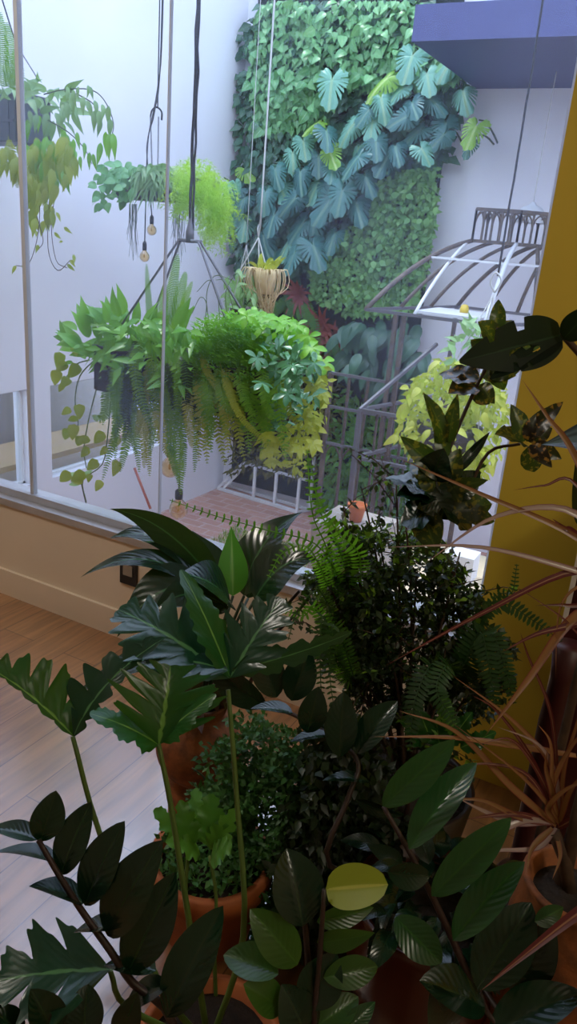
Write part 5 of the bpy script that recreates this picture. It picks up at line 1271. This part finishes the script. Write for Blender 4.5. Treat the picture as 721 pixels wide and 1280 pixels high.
for P, w, m_, rl in (([(695, 1032), (640, 985), (570, 915), (497, 888)], 10, L_drac, 20), ([(720, 945), (640, 932), (560, 922), (466, 921)], 10, L_drac, 30), ([(700, 1035), (690, 960), (640, 900), (562, 842)], 8, L_drac, 10), ([(690, 1028), (640, 1028), (600, 1012), (573, 998)], 10, L_dracp, 30),
                    ([(690, 1028), (655, 1026), (615, 1050), (590, 1096)], 9, L_dracp, 10), ([(692, 1030), (650, 1022), (600, 1000), (545, 1002)], 8, L_drac, 0), ([(698, 1030), (690, 900), (660, 820), (650, 790)], 5, L_dracr, 10), ([(690, 1035), (665, 1060), (658, 1090)], 8, L_drac, 0), ([(695, 1040), (700, 1070), (690, 1100)], 6, L_drac, 0),
                    ([(695, 1035), (672, 1060), (620, 1064), (618, 1078)], 7, L_dracp, 20), ([(700, 1030), (690, 985), (720, 925), (760, 905)], 8, L_drac, 10), ([(700, 1030), (675, 970), (640, 925), (600, 930)], 6, L_dracr, 0), ([(700, 1030), (705, 960), (722, 900), (726, 860)], 6, L_drac, 0), ([(694, 1030), (668, 955), (622, 890), (588, 868)], 6, L_dracr, 0),
                    ([(698, 1030), (694, 970), (672, 930), (620, 908)], 7, L_dracp, 10), ([(695, 1030), (685, 1010), (710, 985), (745, 975)], 8, L_drac, 0), ([(698, 1034), (720, 1025), (740, 1040)], 9, L_dracr, 0), ([(698, 1030), (712, 990), (735, 960)], 8, L_drac, 0), ([(690, 1030), (650, 1018), (610, 1020), (580, 1025)], 7, L_dracr, 0), ([(698, 1030), (660, 970), (610, 955), (570, 960)], 6, L_dracr, 20), ([(698, 1030), (690, 985), (688, 930), (672, 905)], 7, L_drac, 20),
                    ([(700, 1032), (680, 1000), (640, 960), (560, 900)], 6, L_drac, 0), ([(694, 1020), (690, 990), (682, 960), (684, 935)], 8, L_drac, 0)):
    spike(P, w, m_, roll=rl)
q = at(790, 760, 1.25)
t = thing('dracaena', 'dracaena out of the frame whose long pale and red leaves cross before the bush', 'plant', V((q.x, q.y, 0)))
MB().tube([V((q.x, q.y, 0.0)), V((q.x, q.y, q.z * .6)), q], .016, .012, 8).build('stem', m_bark, t)
for P, w, m_, rl in (([(790, 760), (721, 770), (660, 850), (606, 920)], 15, L_drac, 20), ([(790, 750), (721, 714), (600, 768), (478, 834)], 10, L_dracr, 10), ([(790, 740), (721, 714), (600, 684), (475, 684)], 9, L_dracp, 20), ([(790, 740), (721, 643), (622, 645), (528, 706)], 10, L_dracp, 15), ([(790, 740), (721, 672), (600, 617), (494, 571)], 9, L_drac, 10),
                    ([(790, 740), (721, 575), (685, 522), (652, 474)], 9, L_drac, 10), ([(790, 730), (721, 607), (680, 607), (640, 613)], 5, L_dracr, 20), ([(790, 760), (721, 780), (670, 793), (626, 816)], 10, L_dracr, 10), ([(790, 750), (721, 757), (700, 756), (668, 757)], 6, L_dracr, 0), ([(790, 745), (721, 670), (705, 660), (690, 648)], 10, L_dracr, 0), ([(790, 745), (735, 730), (700, 760), (694, 850)], 5, L_drac, 0), ([(790, 800), (735, 800), (700, 770), (640, 730)], 4, L_dracr, 0)):
    spike(P, w, m_, 1.25, 1.25, rl)
q2 = at(780, 1120, 1.2)
t = thing('dracaena', 'dracaena out of the frame with one stiff red leaf pointing down at the lower corner', 'plant', V((q2.x, q2.y, 0)))
MB().tube([V((q2.x, q2.y, 0.0)), q2], .014, .012, 8).build('stem', m_bark, t)
spike([(780, 1110), (725, 1140), (660, 1190), (599, 1240)], 15, L_dracr, 1.2, 1.18, 10)

# dark red upright and white-edged panel by the pier
a_ = onY(704, 800, 2.05)
pn = MB(); addB(pn, (a_.x, 1.98, 0), (a_.x + .3, 2.1, 1.02)); t = thing('red_cabinet', 'dark red wooden cabinet with a white front edge beside the ochre pier', 'cabinet', (a_.x + .15, 2.04, 0))
pn.build('body', m_redw, t, smooth=False)
ed = MB(); addB(ed, (a_.x - .008, 1.97, 0), (a_.x + .004, 1.985, 1.02)); ed.build('edge_strip', m_edge, t, smooth=False)
b_ = onY(700, 860, 1.8); mb = MB(); mb.lathe(V((b_.x, b_.y, 0)), [(.001, 0), (.06, 0), (.05, .02), (.028, .04), (.03, .3), (.034, .5), (.028, .62), (.04, b_.z + .12), (.001, b_.z + .12)], 20)
tag(mb.build('wooden_post', m_redw), 'dark red turned wooden post standing behind the spiky red plant', 'post')

for nm, g in (('monstera', 'monsteras on the living wall'), ('climbing_pothos', 'pothos patches on the living wall'), ('dracaena', 'spiky dracaenas at the right'), ('zz_plant', 'dark glossy potted plants with paired leaves'),
              ('bromeliad', 'red bromeliads on the living wall'), ('hanging_planter', 'trough planters hung in the courtyard'), ('umbrella_plant', 'umbrella plants in the big planter'), ('mounted_fern', 'ferns on the living wall'), ('hanging_basket', 'baskets hung on cords')):
    for o in SC.objects:
        if o.parent is None and o.name.split('.')[0] == nm: o['group'] = g
# view --------------------------------------------------------------------
vs = SC.view_settings
vs.view_transform = 'Standard'; vs.look = 'None'; vs.exposure = 0.0; vs.gamma = 1.0; vs.use_curve_mapping = False
cy = SC.cycles
cy.max_bounces = 10; cy.transparent_max_bounces = 24; cy.diffuse_bounces = 5; cy.glossy_bounces = 4; cy.transmission_bounces = 6
cy.caustics_reflective = False; cy.caustics_refractive = False; cy.sample_clamp_indirect = 6.0
try: cy.use_denoising = True
except Exception: pass
